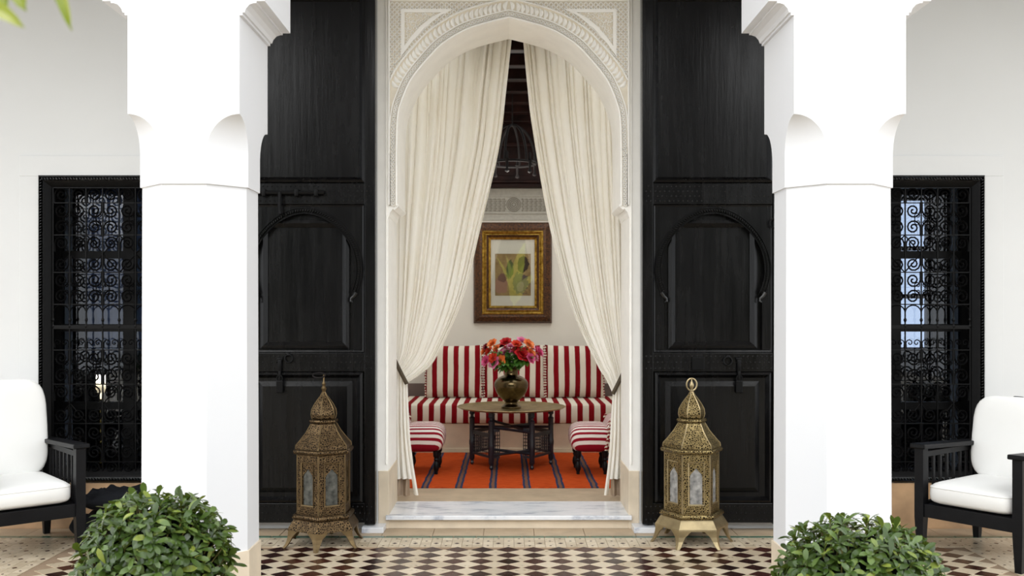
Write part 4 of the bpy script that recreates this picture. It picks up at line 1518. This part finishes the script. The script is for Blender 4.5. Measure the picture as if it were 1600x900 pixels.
# slipper chairs
def slipper(x, y, rz, label):
    t = thing('slipper_chair', label, 'chair', (x, y, 0.095), rz, 'low striped slipper chairs')
    bm = B(); pillow(bm, 0.165, 0.215, 0.112, 14, 0.34, Matrix.Translation((0.0, 0, 0.272))); obj('seat', bm, 'stripe_stool', t, True, True)
    bm = B(); pillow(bm, 0.06, 0.205, 0.135, 12, 0.36, Matrix.Translation((-0.165, 0, 0.315)) @ Matrix.Rotation(math.radians(-14), 4, 'Y')); obj('backrest', bm, 'stripe_stool', t, True, True)
    bm = B()
    for e in (-1, 1):
        tube(bm, [(-0.105+0.005*math.sin(i*2.3)-i*0.004, e*0.205, 0.19+0.024*i) for i in range(11)], [0.010+0.004*math.sin(i*2.9) for i in range(11)], 6)
    objs('ruffle', bm, 'stripe_trim', t, True, True)
    lp = [(0.010, 0), (0.014, 0.006), (0.012, 0.018), (0.020, 0.035), (0.024, 0.055), (0.019, 0.085), (0.013, 0.10), (0.020, 0.112), (0.016, 0.125), (0.024, 0.14), (0.025, 0.18)]
    lb = B(); lathe(lb, lp, 10); me = mesh_from('leg', lb, 'wood_ebony', True)
    for sx in (-1, 1):
        for sy in (-1, 1):
            inst('leg', me, t, (sx*0.105, sy*0.155, 0))
    return t
slipper(-0.668, 7.60, 0.0, 'low red and white striped slipper chair half behind the left curtain')
slipper(0.642, 7.60, PI, 'low red and white striped slipper chair half behind the right curtain')

# chandelier in the dark above
ch = thing('chandelier', 'dim wrought iron chandelier hanging in the gap between the curtains', 'lamp', (0.03, 8.2, 2.35))
bm = B(); tube(bm, [(0.03, 8.2, 2.95), (0.03, 8.2, 3.3)], 0.006, 6); obj('chain', bm, 'iron_dull', ch)
for a in (0.15, 1.25, 2.2):
    bm = B(); R_ = 0.20
    pts = [(0.03+R_*math.cos(t)*math.cos(a), 8.2+R_*math.cos(t)*math.sin(a), 2.62+0.33*math.sin(t)) for t in [PI*q/24 for q in range(25)]]
    tube(bm, pts, 0.011, 6); obj('hoop', bm, 'iron_dull', ch, True)
bm = B(); tube(bm, [(0.03+0.2*math.cos(q*2*PI/32), 8.2+0.2*math.sin(q*2*PI/32), 2.62) for q in range(33)], 0.012, 6); obj('crown_ring', bm, 'iron_dull', ch, True)
for q in range(6):
    a = 2*PI*q/6+0.3
    cx, cy = 0.03+0.2*math.cos(a), 8.2+0.2*math.sin(a)
    bm = B(); lathe(bm, [(0.006, -0.10), (0.02, -0.09), (0.008, -0.06), (0.012, -0.02), (0.016, 0.0), (0.022, 0.015)], 8, (cx, cy, 2.62)); cu = obj('candle_cup', bm, 'iron_dull', ch, True)
    bm = B(); lathe(bm, [(0.010, 0.015), (0.010, 0.07), (0.004, 0.078)], 8, (cx, cy, 2.62)); obj('candle', bm, 'iron_dull', ch, True)

cl = bpy.data.lights.new('salon_fill_light', 'POINT'); cl.energy = 7; cl.color = (1, 0.95, 0.87); cl.shadow_soft_size = 0.12  # added fill light for the salon, the chandelier itself is unlit
co_ = bpy.data.objects.new('salon_fill_light', cl); C.objects.link(co_); co_.parent = ch; co_.location = (0, 0, 0.02)

# floor lamp seen through the left window
fl = thing('floor_lamp', 'brass lamp with white shade inside the room behind the left grille', 'lamp', (-3.06, 7.2, 0))
bm = B(); lathe(bm, [(0.13, 0), (0.13, 0.015), (0.04, 0.03), (0.012, 0.05), (0.012, 0.2)], 20, (-3.06, 7.2, 0)); obj('base', bm, 'brass_bright', fl, True)
bm = B()
pr_ = []
for i in range(40):
    z = 0.2+0.5*i/39
    pr_.append((0.010+0.012*max(0, math.sin(i*1.05))**3, z))
lathe(bm, pr_, 12, (-3.06, 7.2, 0)); obj('stem', bm, 'brass_bright', fl, True)
bm = B(); lathe(bm, [(0.036, 0.75), (0.032, 0.88)], 20, (-3.06, 7.2, 0), cap=False); obj('lamp_shade', bm, 'lamp_shade', fl, True)
bm = B(); lathe(bm, [(0.005, 0.70), (0.008, 0.76), (0.018, 0.79), (0.02, 0.81), (0.008, 0.84)], 10, (-3.06, 7.2, 0)); obj('bulb', bm, 'lamp_bulb', fl, True)
ld = bpy.data.lights.new('lamp_light', 'POINT'); ld.energy = 0.5; ld.color = (1, 0.94, 0.84); ld.shadow_soft_size = 0.02
lo = bpy.data.objects.new('lamp_light', ld); C.objects.link(lo); lo.parent = fl; lo.location = (0.0, 0, 0.868)

# ---------------------------------------------------------------- lanterns
def lantern(x, y, rz, brown, label):
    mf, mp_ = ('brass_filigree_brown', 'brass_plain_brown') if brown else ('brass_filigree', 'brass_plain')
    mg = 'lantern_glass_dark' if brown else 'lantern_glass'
    t = thing('lantern', label, 'lantern', (x, y, 0), rz, 'tall brass lanterns before the doors')
    def hx(name, prof, mat, smooth=False, parent=None):
        bm = B(); lathe(bm, prof, 6); return obj(name, bm, mat, parent or t, smooth, True)
    hx('base', [(0.180, 0.158), (0.187, 0.15), (0.215, 0.108), (0.217, 0.098), (0.205, 0.098), (0.17, 0.15)], mf if brown else mp_)
    def ring(r, z, th, nm='ring_moulding'):
        bm = B()
        pts = [(r*math.cos(2*PI*i/6), r*math.sin(2*PI*i/6), z) for i in range(7)]
        V = []
        for i in range(6):
            a = 2*PI*i/6
            V.append([bm.verts.new(((r+th*math.cos(q*2*PI/8))*math.cos(a), (r+th*math.cos(q*2*PI/8))*math.sin(a), z+th*math.sin(q*2*PI/8))) for q in range(8)])
        for i in range(6):
            a, b = V[i], V[(i+1) % 6]
            for q in range(8):
                w_ = (q+1) % 8
                bm.faces.new((a[q], b[q], b[w_], a[w_]))
        return obj(nm, bm, mf, t, 50, True)
    ring(0.174, 0.172, 0.017); ring(0.170, 0.546, 0.0145); ring(0.079, 0.716, 0.011)
    # six panels: pierced frame, arched inset, glass
    R, z0, z1 = 0.157, 0.18, 0.545
    ap = R*math.cos(PI/6); hwid = R/2-0.0015
    bm = B()
    ow, oz0, oz1 = 0.044, z0+0.062, z1-0.062
    box(bm, -hwid, -ow, -0.004, 0.004, z0, z1); box(bm, ow, hwid, -0.004, 0.004, z0, z1)
    box(bm, -ow, ow, -0.004, 0.004, z0, oz0); box(bm, -ow, ow, -0.004, 0.004, oz1, z1)
    me_fr = mesh_from('panel', bm, mf)
    bm = B(); frame_mould(bm, -ow-0.004, ow+0.004, oz0-0.004, oz1+0.004, 0.006, -0.0075, -0.006); me_bd = mesh_from('panel_bead', bm, mp_)
    bm = B()
    zc = oz1-0.040
    arc = [(0.036, zc-0.045), (0.035, zc-0.034), (0.029, zc-0.022), (0.017, zc-0.010), (0.007, zc+0.002), (0.0, zc+0.012)]
    for s in (-1, 1):
        pl = [(s*ow, oz1), (s*ow, zc-0.045)]+[(s*a, b) for a, b in arc]+[(0, oz1)]
        prism(bm, pl, -0.001, 0.003)
        x0, x1 = sorted((s*ow, s*0.0365)); box(bm, x0, x1, -0.001, 0.003, oz0, zc-0.045)
    me_ar = mesh_from('arched_inset', bm, mf)
    bm = B(); box(bm, -ow, ow, 0.0035, 0.0055, oz0, oz1); me_gl = mesh_from('pane', bm, mg)
    for i in range(6):
        a = PI/6+i*PI/3          # face directions
        p = inst('panel', me_fr, t, (ap*math.cos(a), ap*math.sin(a), 0), (0, 0, a+PI/2))
        inst('pane', me_gl, p); inst('arched_inset', me_ar, p); inst('panel_bead', me_bd, p)
    bm = B()
    for i in range(6):
        a = i*PI/3
        lathe(bm, [(0.006, z0), (0.006, z1)], 6, (R*math.cos(a), R*math.sin(a), 0))
    objs('corner_bead', bm, mp_, t, False, True)
    hx('roof', [(0.160, 0.556), (0.170, 0.562), (0.168, 0.582), (0.140, 0.612), (0.105, 0.655), (0.078, 0.70), (0.070, 0.71)], mf)
    bm = B()
    for i in range(6):
        a = i*PI/3
        tube(bm, [((r)*math.cos(a), (r)*math.sin(a), z) for r, z in ((0.170, 0.562), (0.168, 0.582), (0.140, 0.612), (0.105, 0.655), (0.078, 0.70))], 0.0035, 5)
    objs('roof_rib', bm, mp_, t, False, True)
    hx('onion', [(0.064, 0.722), (0.074, 0.735), (0.078, 0.755), (0.074, 0.782), (0.058, 0.812), (0.038, 0.84), (0.020, 0.862), (0.008, 0.885)], mf)
    bm = B()
    for i in range(6):
        a = i*PI/3
        tube(bm, [(r*math.cos(a), r*math.sin(a), z) for r, z in ((0.064, 0.722), (0.074, 0.735), (0.078, 0.755), (0.074, 0.782), (0.058, 0.812), (0.038, 0.84), (0.020, 0.862), (0.008, 0.885))], 0.003, 5)
    objs('onion_rib', bm, mp_, t, False, True)
    if not brown:
        bm = B(); lathe(bm, [(0.010, 0.878), (0.013, 0.888), (0.008, 0.896), (0.016, 0.915), (0.013, 0.93), (0.004, 0.945), (0.003, 0.962)], 12)
        obj('finial', bm, mp_, t, True, True)
        bm = B(); tube(bm, [(0.030*math.sin(q), 0, 0.920-0.032*math.cos(q)) for q in [0.35+(2*PI-0.7)*i/20 for i in range(21)]] if False else [(0.030*math.sin(2*PI*i/24+PI), 0, 0.924+0.036*math.cos(2*PI*i/24+PI)) for i in range(25)], 0.0052, 6)
        h = obj('hanging_ring', bm, mp_, t, True, True); h.rotation_euler = (0, 0, -rz)
    else:
        bm = B(); lathe(bm, [(0.010, 0.878), (0.010, 0.888), (0.017, 0.905), (0.008, 0.92), (0.012, 0.932), (0.005, 0.945), (0.004, 0.985)], 12)
        obj('finial', bm, mp_, t, True, True)
        bm = B(); tube(bm, [(-0.028+0.036*math.cos(2*PI*i/24), 0.01*math.sin(2*PI*i/24), 0.982+0.014*math.sin(2*PI*i/24)+(0.0)*i) for i in range(25)], 0.004, 6)
        h = obj('hanging_ring', bm, 'iron_dull', t, True, True); h.rotation_euler = (0, 0, -rz)
    # feet at the corners
    bm = B()
    def foot(bm):
        # built for the corner on +x, two wings along the adjoining edges
        e1 = Vector((math.cos(2*PI/3), math.sin(2*PI/3), 0)); e2 = Vector((e1.x, -e1.y, 0))
        rows_ = [(0.213, 0.104, 0.075), (0.214, 0.088, 0.060), (0.216, 0.065, 0.036), (0.222, 0.040, 0.026), (0.232, 0.018, 0.020), (0.246, 0.0, 0.015)]
        V = []
        for r, z, w_ in rows_:
            c = Vector((r, 0, z))
            V.append([bm.verts.new(p) for p in (c+e1*w_, c, c+e2*w_, c+e2*w_-Vector((0.008, -0.003, 0)), c-Vector((0.012, 0, 0)), c+e1*w_-Vector((0.008, 0.003, 0)))])
        for a, b in zip(V[:-1], V[1:]):
            for i in range(6):
                j = (i+1) % 6
                bm.faces.new((a[i], a[j], b[j], b[i]))
        bm.faces.new(V[0]); bm.faces.new(V[-1][::-1])
    foot(bm); me_ft = mesh_from('foot', bm, mp_)
    for i in range(6): inst('foot', me_ft, t, (0, 0, 0), (0, 0, i*PI/3))
    return t
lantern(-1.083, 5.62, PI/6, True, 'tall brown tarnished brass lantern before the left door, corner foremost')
lantern(1.078, 5.66, 0.0, False, 'tall golden brass lantern before the right door, flat face foremost')

# ---------------------------------------------------------------- armchairs
def armchair(front_post, face, label, width=0.54, cush=0.0, knob=None):
    """front_post: world xy of the front post nearest the doorway; face: heading (unit) the chair looks at"""
    f = Vector((face[0], face[1], 0)).normalized()
    rz = math.atan2(f.y, f.x)+PI/2       # local -y is the front
    t = thing('armchair', label, 'chair', (0, 0, 0), rz, 'black slatted armchairs with white cushions')
    W, D = width/2, 0.62
    # local coordinates: x across, y back
    sgn = -1 if front_post[0] > 0 else 1
    lp = Vector((sgn*W, -D/2, 0))
    rot = Matrix.Rotation(rz, 3, 'Z')
    t.location = Vector((front_post[0], front_post[1], 0))-rot @ lp
    mt = 'wood_ebony'
    def leg(x, y, top, tw=0.022):
        bm = B()
        a = 0.026
        V = [[bm.verts.new((x+sx*w_, y+sy*w_, z)) for sx, sy in ((-1, -1), (1, -1), (1, 1), (-1, 1))] for z, w_ in ((0, 0.017), (0.2, a), (top, a))]
        for p, q in zip(V[:-1], V[1:]):
            for i in range(4): bm.faces.new((p[i], p[(i+1) % 4], q[(i+1) % 4], q[i]))
        bm.faces.new(V[0][::-1]); bm.faces.new(V[-1])
        obj('leg', bm, mt, t, False, True)
    for sx in (-1, 1):
        leg(sx*W, -D/2, 0.585); leg(sx*W, D/2, 0.565)
        bm = B(); box(bm, sx*W-0.045, sx*W+0.045, -D/2-0.045, D/2+0.12, 0, 0.026, 0.006)
        o = obj('arm', bm, mt, t, False, True); o.location = (0, 0, 0.574); o.rotation_euler = (math.radians(-2.2), 0, 0)
        bm = B(); box(bm, sx*W-0.013, sx*W+0.013, -D/2, D/2, 0.535, 0.568, 0.003); obj('side_rail', bm, mt, t, False, True)
        bm = B(); box(bm, sx*W-0.014, sx*W+0.014, -D/2, D/2, 0.215, 0.285, 0.003); obj('side_rail', bm, mt, t, False, True)
        bm = B(); box(bm, -0.006, 0.006, -0.011, 0.011, 0.283, 0.538, 0.002); me = mesh_from('slat', bm, mt)
        for i in range(8): inst('slat', me, t, (sx*W, -D/2+0.055+i*(D-0.11)/7, 0))
    bm = B(); box(bm, -W, W, -D/2-0.016, -D/2+0.016, 0.205, 0.278, 0.003); obj('front_rail', bm, mt, t, False, True)
    bm = B(); box(bm, -W, W, D/2-0.014, D/2+0.014, 0.205, 0.278, 0.003); obj('rear_rail', bm, mt, t, False, True)
    bm = B(); box(bm, -W+0.01, W-0.01, -D/2+0.01, D/2-0.01, 0.262, 0.276); obj('seat_board', bm, mt, t, False, True)
    # reclined back frame
    bfm = Matrix.Translation((0, D/2-0.035, 0.28)) @ Matrix.Rotation(math.radians(-9), 4, 'X')
    for sx in (-1, 1):
        bm = B(); box(bm, sx*(W-0.05)-0.018, sx*(W-0.05)+0.018, 0.0, 0.03, 0, 0.535, 0.005, bfm); obj('back_post', bm, mt, t, False, True)
    bm = B(); box(bm, -W+0.05, W-0.05, 0.004, 0.026, 0.45, 0.50, 0.003, bfm); box(bm, -W+0.05, W-0.05, 0.004, 0.026, 0.02, 0.06, 0.003, bfm); objs('back_rail', bm, mt, t, False, True)
    bm = B(); box(bm, -0.01, 0.01, 0.009, 0.021, 0.058, 0.452, 0, bfm); me = mesh_from('back_slat', bm, mt)
    for i in range(6): inst('back_slat', me, t, (-W+0.11+i*(2*W-0.22)/5, 0, 0))
    # cushions
    bm = B(); pillow(bm, W-0.032, D/2+0.005, 0.066, 16, 0.22, Matrix.Translation((0, -0.015, 0.342))); c = obj('seat_cushion', bm, 'white_canvas', t, True, True); c['label'] = 'white seat cushion'
    bm = B()
    n = 40
    pts = []
    for i in range(n+1):
        a = 2*PI*i/n; e_ = 0.22
        pts.append(((W-0.032)*0.986*math.copysign(abs(math.cos(a))**e_, math.cos(a)), -0.015+(D/2+0.005)*0.986*math.copysign(abs(math.sin(a))**e_, math.sin(a)), 0.378))
    tube(bm, pts, 0.0035, 5); obj('piping', bm, 'white_canvas', c, True, True)
    bcm = bfm @ Matrix.Translation((0, -0.072, 0.375-cush))
    if knob is not None:
        bm = B(); box(bm, knob-0.027, knob+0.027, 0.002, 0.03, 0.50, 0.585, 0.006, bfm); obj('back_knob', bm, mt, t, False, True)
    bm = B(); pillow(bm, W-0.02, 0.068, 0.285-cush, 16, 0.22, bcm); c = obj('back_cushion', bm, 'white_canvas', t, True, True); c['label'] = 'white back cushion'
    bm = B()
    pts = []
    for i in range(n+1):
        a = 2*PI*i/n; e_ = 0.22
        pts.append(bcm @ Vector(((W-0.02)*0.994*math.copysign(abs(math.cos(a))**0.352, math.cos(a)), -0.036, (0.284-cush)*math.copysign(abs(math.sin(a))**0.484, math.sin(a)))))
    tube(bm, pts, 0.0035, 5); obj('piping', bm, 'white_canvas', c, True, True)
    bm = B()
    for sx in (-1, 1):
        p0 = bfm @ Vector((sx*(W-0.03), 0.0, 0.26))
        tube(bm, [p0+Vector((0, 0, 0.02)), p0+Vector((sx*0.02, 0.005, 0.0)), p0+Vector((sx*0.025, 0, -0.035))], 0.006, 5)
    objs('tie_cord', bm, 'white_canvas', c, True, True)
    return t
armchair((-2.415, 5.40), (0.66, -0.75), 'black slatted wooden armchair with white cushions at the left edge')
armchair((2.32, 5.40), (-0.80, -0.60), 'black slatted wooden armchair with white cushions at the right edge', cush=0.045, knob=-0.06)

# dark crumpled floor cushions by the left window
for i, (x, y, z, w_, h, lab) in enumerate(((-2.36, 5.74, 0.085, 0.24, 0.078, 'lower charcoal crumpled floor cushion under another, below the left grille'), (-2.30, 5.78, 0.235, 0.27, 0.066, 'upper charcoal crumpled floor cushion on another, below the left grille'))):
    bm = B(); pillow(bm, w_, 0.14, h, 16, 0.5, Matrix.Translation((x, y, z)))
    for v in bm.verts:
        d = 0.012*math.sin(v.co.x*70+i)+0.008*math.sin(v.co.x*37+v.co.y*50)
        v.co.z += d*(1 if v.co.z > z else 0.15)
    bmesh.ops.translate(bm, vec=(0, 0, -min(v.co.z for v in bm.verts)+(0.001 if i == 0 else 0.160)), verts=bm.verts)
    tag(obj('floor_cushion', bm, 'charcoal_cloth', None, True), lab, 'cushion', 'charcoal floor cushions')

# ---------------------------------------------------------------- clipped bushes in pots
bush_leaf = [leaf_mesh('leaf', 'bush_leaf', 0.062, 0.021, 7, 0.30, 0.22), leaf_mesh('leaf', 'bush_leaf', 0.054, 0.019, 7, 0.5, 0.3), leaf_mesh('leaf', 'bush_leaf', 0.070, 0.020, 7, 0.15, 0.2)]
def obovate(me):
    for v in me.vertices: pass
WB = 0.0115
for me in bush_leaf:
    L_ = max(v.co.y for v in me.vertices)
    for v in me.vertices:
        t = v.co.y/L_
        wd = np.interp(t, [0, .15, .35, .6, .8, .93, 1], [.10, .22, .5, .95, 1.0, .72, .12])
        sgx = 0 if abs(v.co.x) < 1e-9 else math.copysign(1, v.co.x)
        v.co.x = sgx*wd*WB
def bush(cx, cy, cz, rx, rz_, seed, label):
    r2 = random.Random(seed)
    t = thing('potted_bush', label, 'plant', (cx, cy, 0))
    off = Vector((cx, cy, 0))
    bm = B(); lathe(bm, [(0.15, 0), (0.16, 0.01), (0.20, 0.24), (0.215, 0.245), (0.215, 0.275), (0.195, 0.275), (0.19, 0.25)], 28, (cx, cy, 0)); obj('pot', bm, 'terracotta', t, True)
    bm = B(); lathe(bm, [(0.001, 0.246), (0.189, 0.246), (0.189, 0.256), (0.001, 0.262)], 24, (cx, cy, 0)); obj('soil', bm, 'soil', t)
    bm = B(); tube(bm, [(cx, cy, 0.25), (cx+0.01, cy, 0.36), (cx, cy, cz)], [0.02, 0.016, 0.012], 7); obj('trunk', bm, 'bark', t, True)
    bm = B()
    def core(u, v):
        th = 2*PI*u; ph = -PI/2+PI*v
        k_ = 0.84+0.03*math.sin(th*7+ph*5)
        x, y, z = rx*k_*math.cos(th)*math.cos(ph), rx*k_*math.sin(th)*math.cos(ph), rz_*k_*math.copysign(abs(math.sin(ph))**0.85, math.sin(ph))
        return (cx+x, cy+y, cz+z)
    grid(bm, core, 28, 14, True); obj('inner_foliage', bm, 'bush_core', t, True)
    rest = B(); twigs = B()
    leaves = []
    N = 310
    for i in range(N):
        # spiral over the dome down to a little under the waist
        zf = 1-1.62*(i+.5)/N
        th = i*2.39996+r2.uniform(-.15, .15)
        rr_ = math.sqrt(max(0, 1-zf*zf))
        kk = r2.uniform(0.90, 1.03)
        bx_ = rx*rr_**0.85*kk; 
        pos = Vector((cx+bx_*math.cos(th), cy+bx_*math.sin(th), cz+rz_*math.copysign(abs(zf)**0.9, zf)*kk))
        nrm = Vector((math.cos(th)*rr_/rx, math.sin(th)*rr_/rx, zf/rz_)).normalized()
        ax = (nrm*0.75+Vector((r2.uniform(-.3, .3), r2.uniform(-.3, .3), 0.45))).normalized()
        inward = pos-ax*0.06
        tube(twigs, [inward, pos], 0.0022, 4)
        q = ax.to_track_quat('Z', 'Y').to_matrix()
        n_ = r2.choice((6, 7, 8))
        a0 = r2.uniform(0, 6.28)
        for j in range(n_):
            a = a0+2*PI*j/n_+r2.uniform(-.25, .25)
            el = r2.uniform(0.05, 0.65) if j % 3 else r2.uniform(0.6, 1.1)
            dv = q @ Vector((math.cos(a)*math.cos(el), math.sin(a)*math.cos(el), math.sin(el)))
            m3 = (dv.to_track_quat('Y', 'Z')).to_matrix()
            # leaf face turned to the shoot axis
            yv = dv; zv = (ax-yv*ax.dot(yv)); zv.normalize(); xv = yv.cross(zv)
            m3 = Matrix((xv, yv, zv)).transposed()
            leaves.append((pos, m3, r2.uniform(0.62, 1.02), r2.randrange(3), nrm))
    camp = Vector((0, 0, 1.35))
    def score(l):
        toc = (camp-l[0]).normalized()
        return l[4].dot(toc)*1.0+0.4*l[2]+ (0.0 if l[0].z > 0.47 else -0.6)
    order = sorted(range(len(leaves)), key=lambda i: -score(leaves[i]))
    # the 300 that show largest are leaves of their own, thinned evenly over what faces the camera
    vis = [i for i in order if score(leaves[i]) > 0.55]
    step = max(1, len(vis)//300)
    own = set(vis[::step][:300])
    for i, (pos, m3, k_, v, nrm) in enumerate(leaves):
        if i in own:
            o = inst('leaf', bush_leaf[v], t)
            o.matrix_local = Matrix.Translation(pos-off) @ m3.to_4x4() @ Matrix.Scale(k_, 4)
        else:
            me = bush_leaf[v]
            vs = [rest.verts.new(pos+m3 @ (w_.co*k_)) for w_ in me.vertices]
            for p in me.polygons: rest.faces.new([vs[x] for x in p.vertices])
    obj('foliage', rest, 'bush_leaf', t, True, normals=False)['kind'] = 'stuff'
    obj('twig', twigs, 'twig', t)['kind'] = 'stuff'
bush(-1.172, 3.2, 0.505, 0.222, 0.218, 4, 'clipped green bush in a pot before the left pillar')
bush(1.170, 3.2, 0.415, 0.252, 0.222, 9, 'clipped green bush in a pot before the right pillar')

# ---------------------------------------------------------------- palm whose leaf tips hang into the top left corner
def frond(bm_r, base, dirv, L_, droop, nleaf, lw, ll, leafbm, up=Vector((0, 0, 1))):
    pts = []
    d = Vector(dirv).normalized()
    p = Vector(base)
    n = 14
    for i in range(n+1):
        pts.append(p.copy())
        p = p+d*(L_/n)
        d = (d+Vector((0, 0, -droop/n))).normalized()
    tube(bm_r, pts, [0.010*(1-i/n*0.8) for i in range(n+1)], 5)
    for i in range(2, nleaf):
        f = i/nleaf*n; k_ = int(min(f, n-1)); t = f-k_
        c = pts[k_].lerp(pts[k_+1], t); tg = (pts[k_+1]-pts[k_]).normalized()
        sd = tg.cross(up).normalized()
        ln = ll*math.sin(PI*min(0.95, 0.15+0.8*i/nleaf))
        for s in (-1, 1):
            dv = (sd*s*0.8+tg*0.65+Vector((0, 0, -0.25))).normalized()
            wv = dv.cross(Vector((0, 0, 1))).normalized()*lw
            q = [c, c+dv*ln*0.35+wv, c+dv*ln*0.35-wv, c+dv*ln*0.75+wv*0.7-Vector((0, 0, ln*0.08)), c+dv*ln*0.75-wv*0.7-Vector((0, 0, ln*0.08)), c+dv*ln-Vector((0, 0, ln*0.18))]
            v = [leafbm.verts.new(x) for x in q]
            leafbm.faces.new((v[0], v[1], v[2])); leafbm.faces.new((v[1], v[3], v[4], v[2])); leafbm.faces.new((v[3], v[5], v[4]))
pl = thing('palm', 'palm beside the camera, only blurred leaf tips show top left', 'plant', (-1.15, 0.95, 0))
bm = B(); lathe(bm, [(0.17, 0), (0.22, 0.36), (0.24, 0.38), (0.22, 0.40)], 24, (-1.15, 0.95, 0)); obj('pot', bm, 'terracotta', pl, True)
bm = B(); tube(bm, [(-1.15, 0.95, 0.38), (-1.16, 0.96, 1.0), (-1.13, 0.96, 1.72)], [0.05, 0.045, 0.035], 9); obj('trunk', bm, 'bark', pl, True)
def blade(p0, p1, w_, sag=0.01):
    bm = B()
    p0, p1 = Vector(p0), Vector(p1)
    d = p1-p0; sd = d.cross(Vector((0, 1, 0.2))).normalized()*w_
    V = []
    n = 8
    for i in range(n+1):
        t = i/n
        c = p0+d*t+Vector((0, 0, sag*math.sin(PI*t)))
        k_ = (math.sin(PI*min(1, 0.25+0.75*t)))**0.6 if i < n else 0.02
        V.append([bm.verts.new(c-sd*k_), bm.verts.new(c+Vector((0, 0.004, 0))), bm.verts.new(c+sd*k_)])
    for a, b in zip(V[:-1], V[1:]):
        bm.faces.new((a[0], a[1], b[1], b[0])); bm.faces.new((a[1], a[2], b[2], b[1]))
    return bm
crown = Vector((-1.13, 0.96, 1.72))
def at(px, py, y): return Vector(((px-795)/1500*y, y, 1.35-(py-488)/1500*y))
for (px0, py0, px1, py1, w_, dy) in ((66, -60, 111, 47, 0.0085, 1.05), (62, -62, 99, 16, 0.010, 1.07), (-8, -45, 40, 17, 0.013, 1.0), (-25, -30, 12, 14, 0.012, 1.0), (-60, 10, 38, 43, 0.009, 0.95)):
    q0, q1 = at(px0, py0, dy), at(px1, py1, dy)
    obj('leaf_blade', blade(q0, q1, w_), 'palm_leaf', pl, True, normals=False)
bm = B()
j1, j2 = at(64, -61, 1.06), at(-30, -30, 0.99)
for j in (j1, j2, at(-60, 10, 0.95), at(-8, -45, 1.0)):
    mid = crown.lerp(j, 0.5)+Vector((0, 0, 0.16))
    tube(bm, [crown*(1-t)**2+mid*2*t*(1-t)+j*t*t for t in [i/8 for i in range(9)]], 0.005, 5)
obj('frond_stalk', bm, 'stem_green', pl, True)
bmr, bml = B(), B()
for a in (2.3, 2.9, 3.5, 4.2, 4.8):
    frond(bmr, crown, (math.cos(a), math.sin(a), 1.1), 0.8, 1.3, 18, 0.011, 0.26, bml)
obj('frond_rib', bmr, 'stem_green', pl, True); obj('frond_leaflet', bml, 'palm_leaf', pl, True, normals=False)['kind'] = 'stuff'

# ---------------------------------------------------------------- the rest of the courtyard, behind the camera (seen only in reflections)
bm = B()
def hedge(u, v):
    x, z = -9+18*u, 6.2*v
    return (x, -10.6+0.25*math.sin(x*2.3+z*1.1)+0.2*math.sin(z*3.7-x)+0.12*math.sin(x*7+z*5), z+0.3*v*math.sin(x*1.7)+0.15*v*math.sin(x*4.9))
grid(bm, hedge, 120, 50)
box(bm, -9, 9, -11.6, -11.0, 0, 5.8)
tag(obj('hedge', bm, 'hedge_green', None, True), 'tall dark green hedge closing the courtyard behind the camera', 'hedge', kind='stuff')
def garden_tree(x, y, h, seed, label, n=7):
    r2 = random.Random(seed)
    t = thing('banana_palm', label, 'tree', (x, y, 0), 0, 'plants behind the camera')
    bm = B(); tube(bm, [(x, y, 0), (x+0.03, y, h*0.5), (x, y, h)], [0.10, 0.08, 0.06], 9); obj('trunk', bm, 'bark', t, True)
    bmr, bml = B(), B()
    for i in range(n):
        a = 2*PI*i/n+r2.uniform(-.3, .3)
        frond(bmr, (x, y, h), (math.cos(a), math.sin(a), 1.2), r2.uniform(1.3, 1.7), 1.7, 22, 0.03, 0.5, bml)
    obj('frond_rib', bmr, 'stem_green', t, True); obj('frond_leaflet', bml, 'garden_leaf', t, True, normals=False)['kind'] = 'stuff'
def banana(x, y, label):
    t = thing('banana_plant', label, 'plant', (x, y, 0))
    bm = B(); tube(bm, [(x, y, 0), (x+0.02, y, 0.7), (x, y, 1.45)], [0.10, 0.08, 0.05], 9); obj('trunk', bm, 'stem_green', t, True)
    for (a, lean, L_, w_) in ((0.2, 0.10, 1.7, 0.16), (2.6, 0.22, 1.4, 0.17), (4.4, 0.25, 1.5, 0.15), (1.3, 0.45, 1.3, 0.15), (5.6, 0.5, 1.2, 0.15)):
        bm = B(); V = []
        for i in range(15):
            q = i/14
            r = L_*lean*q*q*1.6; z = 1.4+L_*(q-0.35*lean*q**3)
            c = Vector((x+r*math.cos(a), y+r*math.sin(a), z))
            k_ = w_*math.sin(PI*min(0.985, 0.04+0.96*q))**0.7*(0.25 if q < 0.15 else 1)
            sd = Vector((math.cos(a*1.7), 0.35*math.sin(a), 0))
            V.append([bm.verts.new(c-sd*k_+Vector((0, 0.05*k_, 0))), bm.verts.new(c), bm.verts.new(c+sd*k_+Vector((0, 0.05*k_, 0)))])
        for p, q_ in zip(V[:-1], V[1:]):
            bm.faces.new((p[0], p[1], q_[1], q_[0])); bm.faces.new((p[1], p[2], q_[2], q_[1]))
        obj('leaf', bm, 'banana_leaf', t, True, normals=False)
banana(0.12, -4.4, 'broad leaved banana plant behind the camera, reflected in the picture glass')
for i, (x, y, h, w_) in enumerate(((-2.6, -5.6, 1.9, 'tall green palm behind the camera, left one'), (3.0, -5.8, 2.0, 'tall green palm behind the camera, right one'))):
    garden_tree(x, y, h, 30+i, w_, 9)
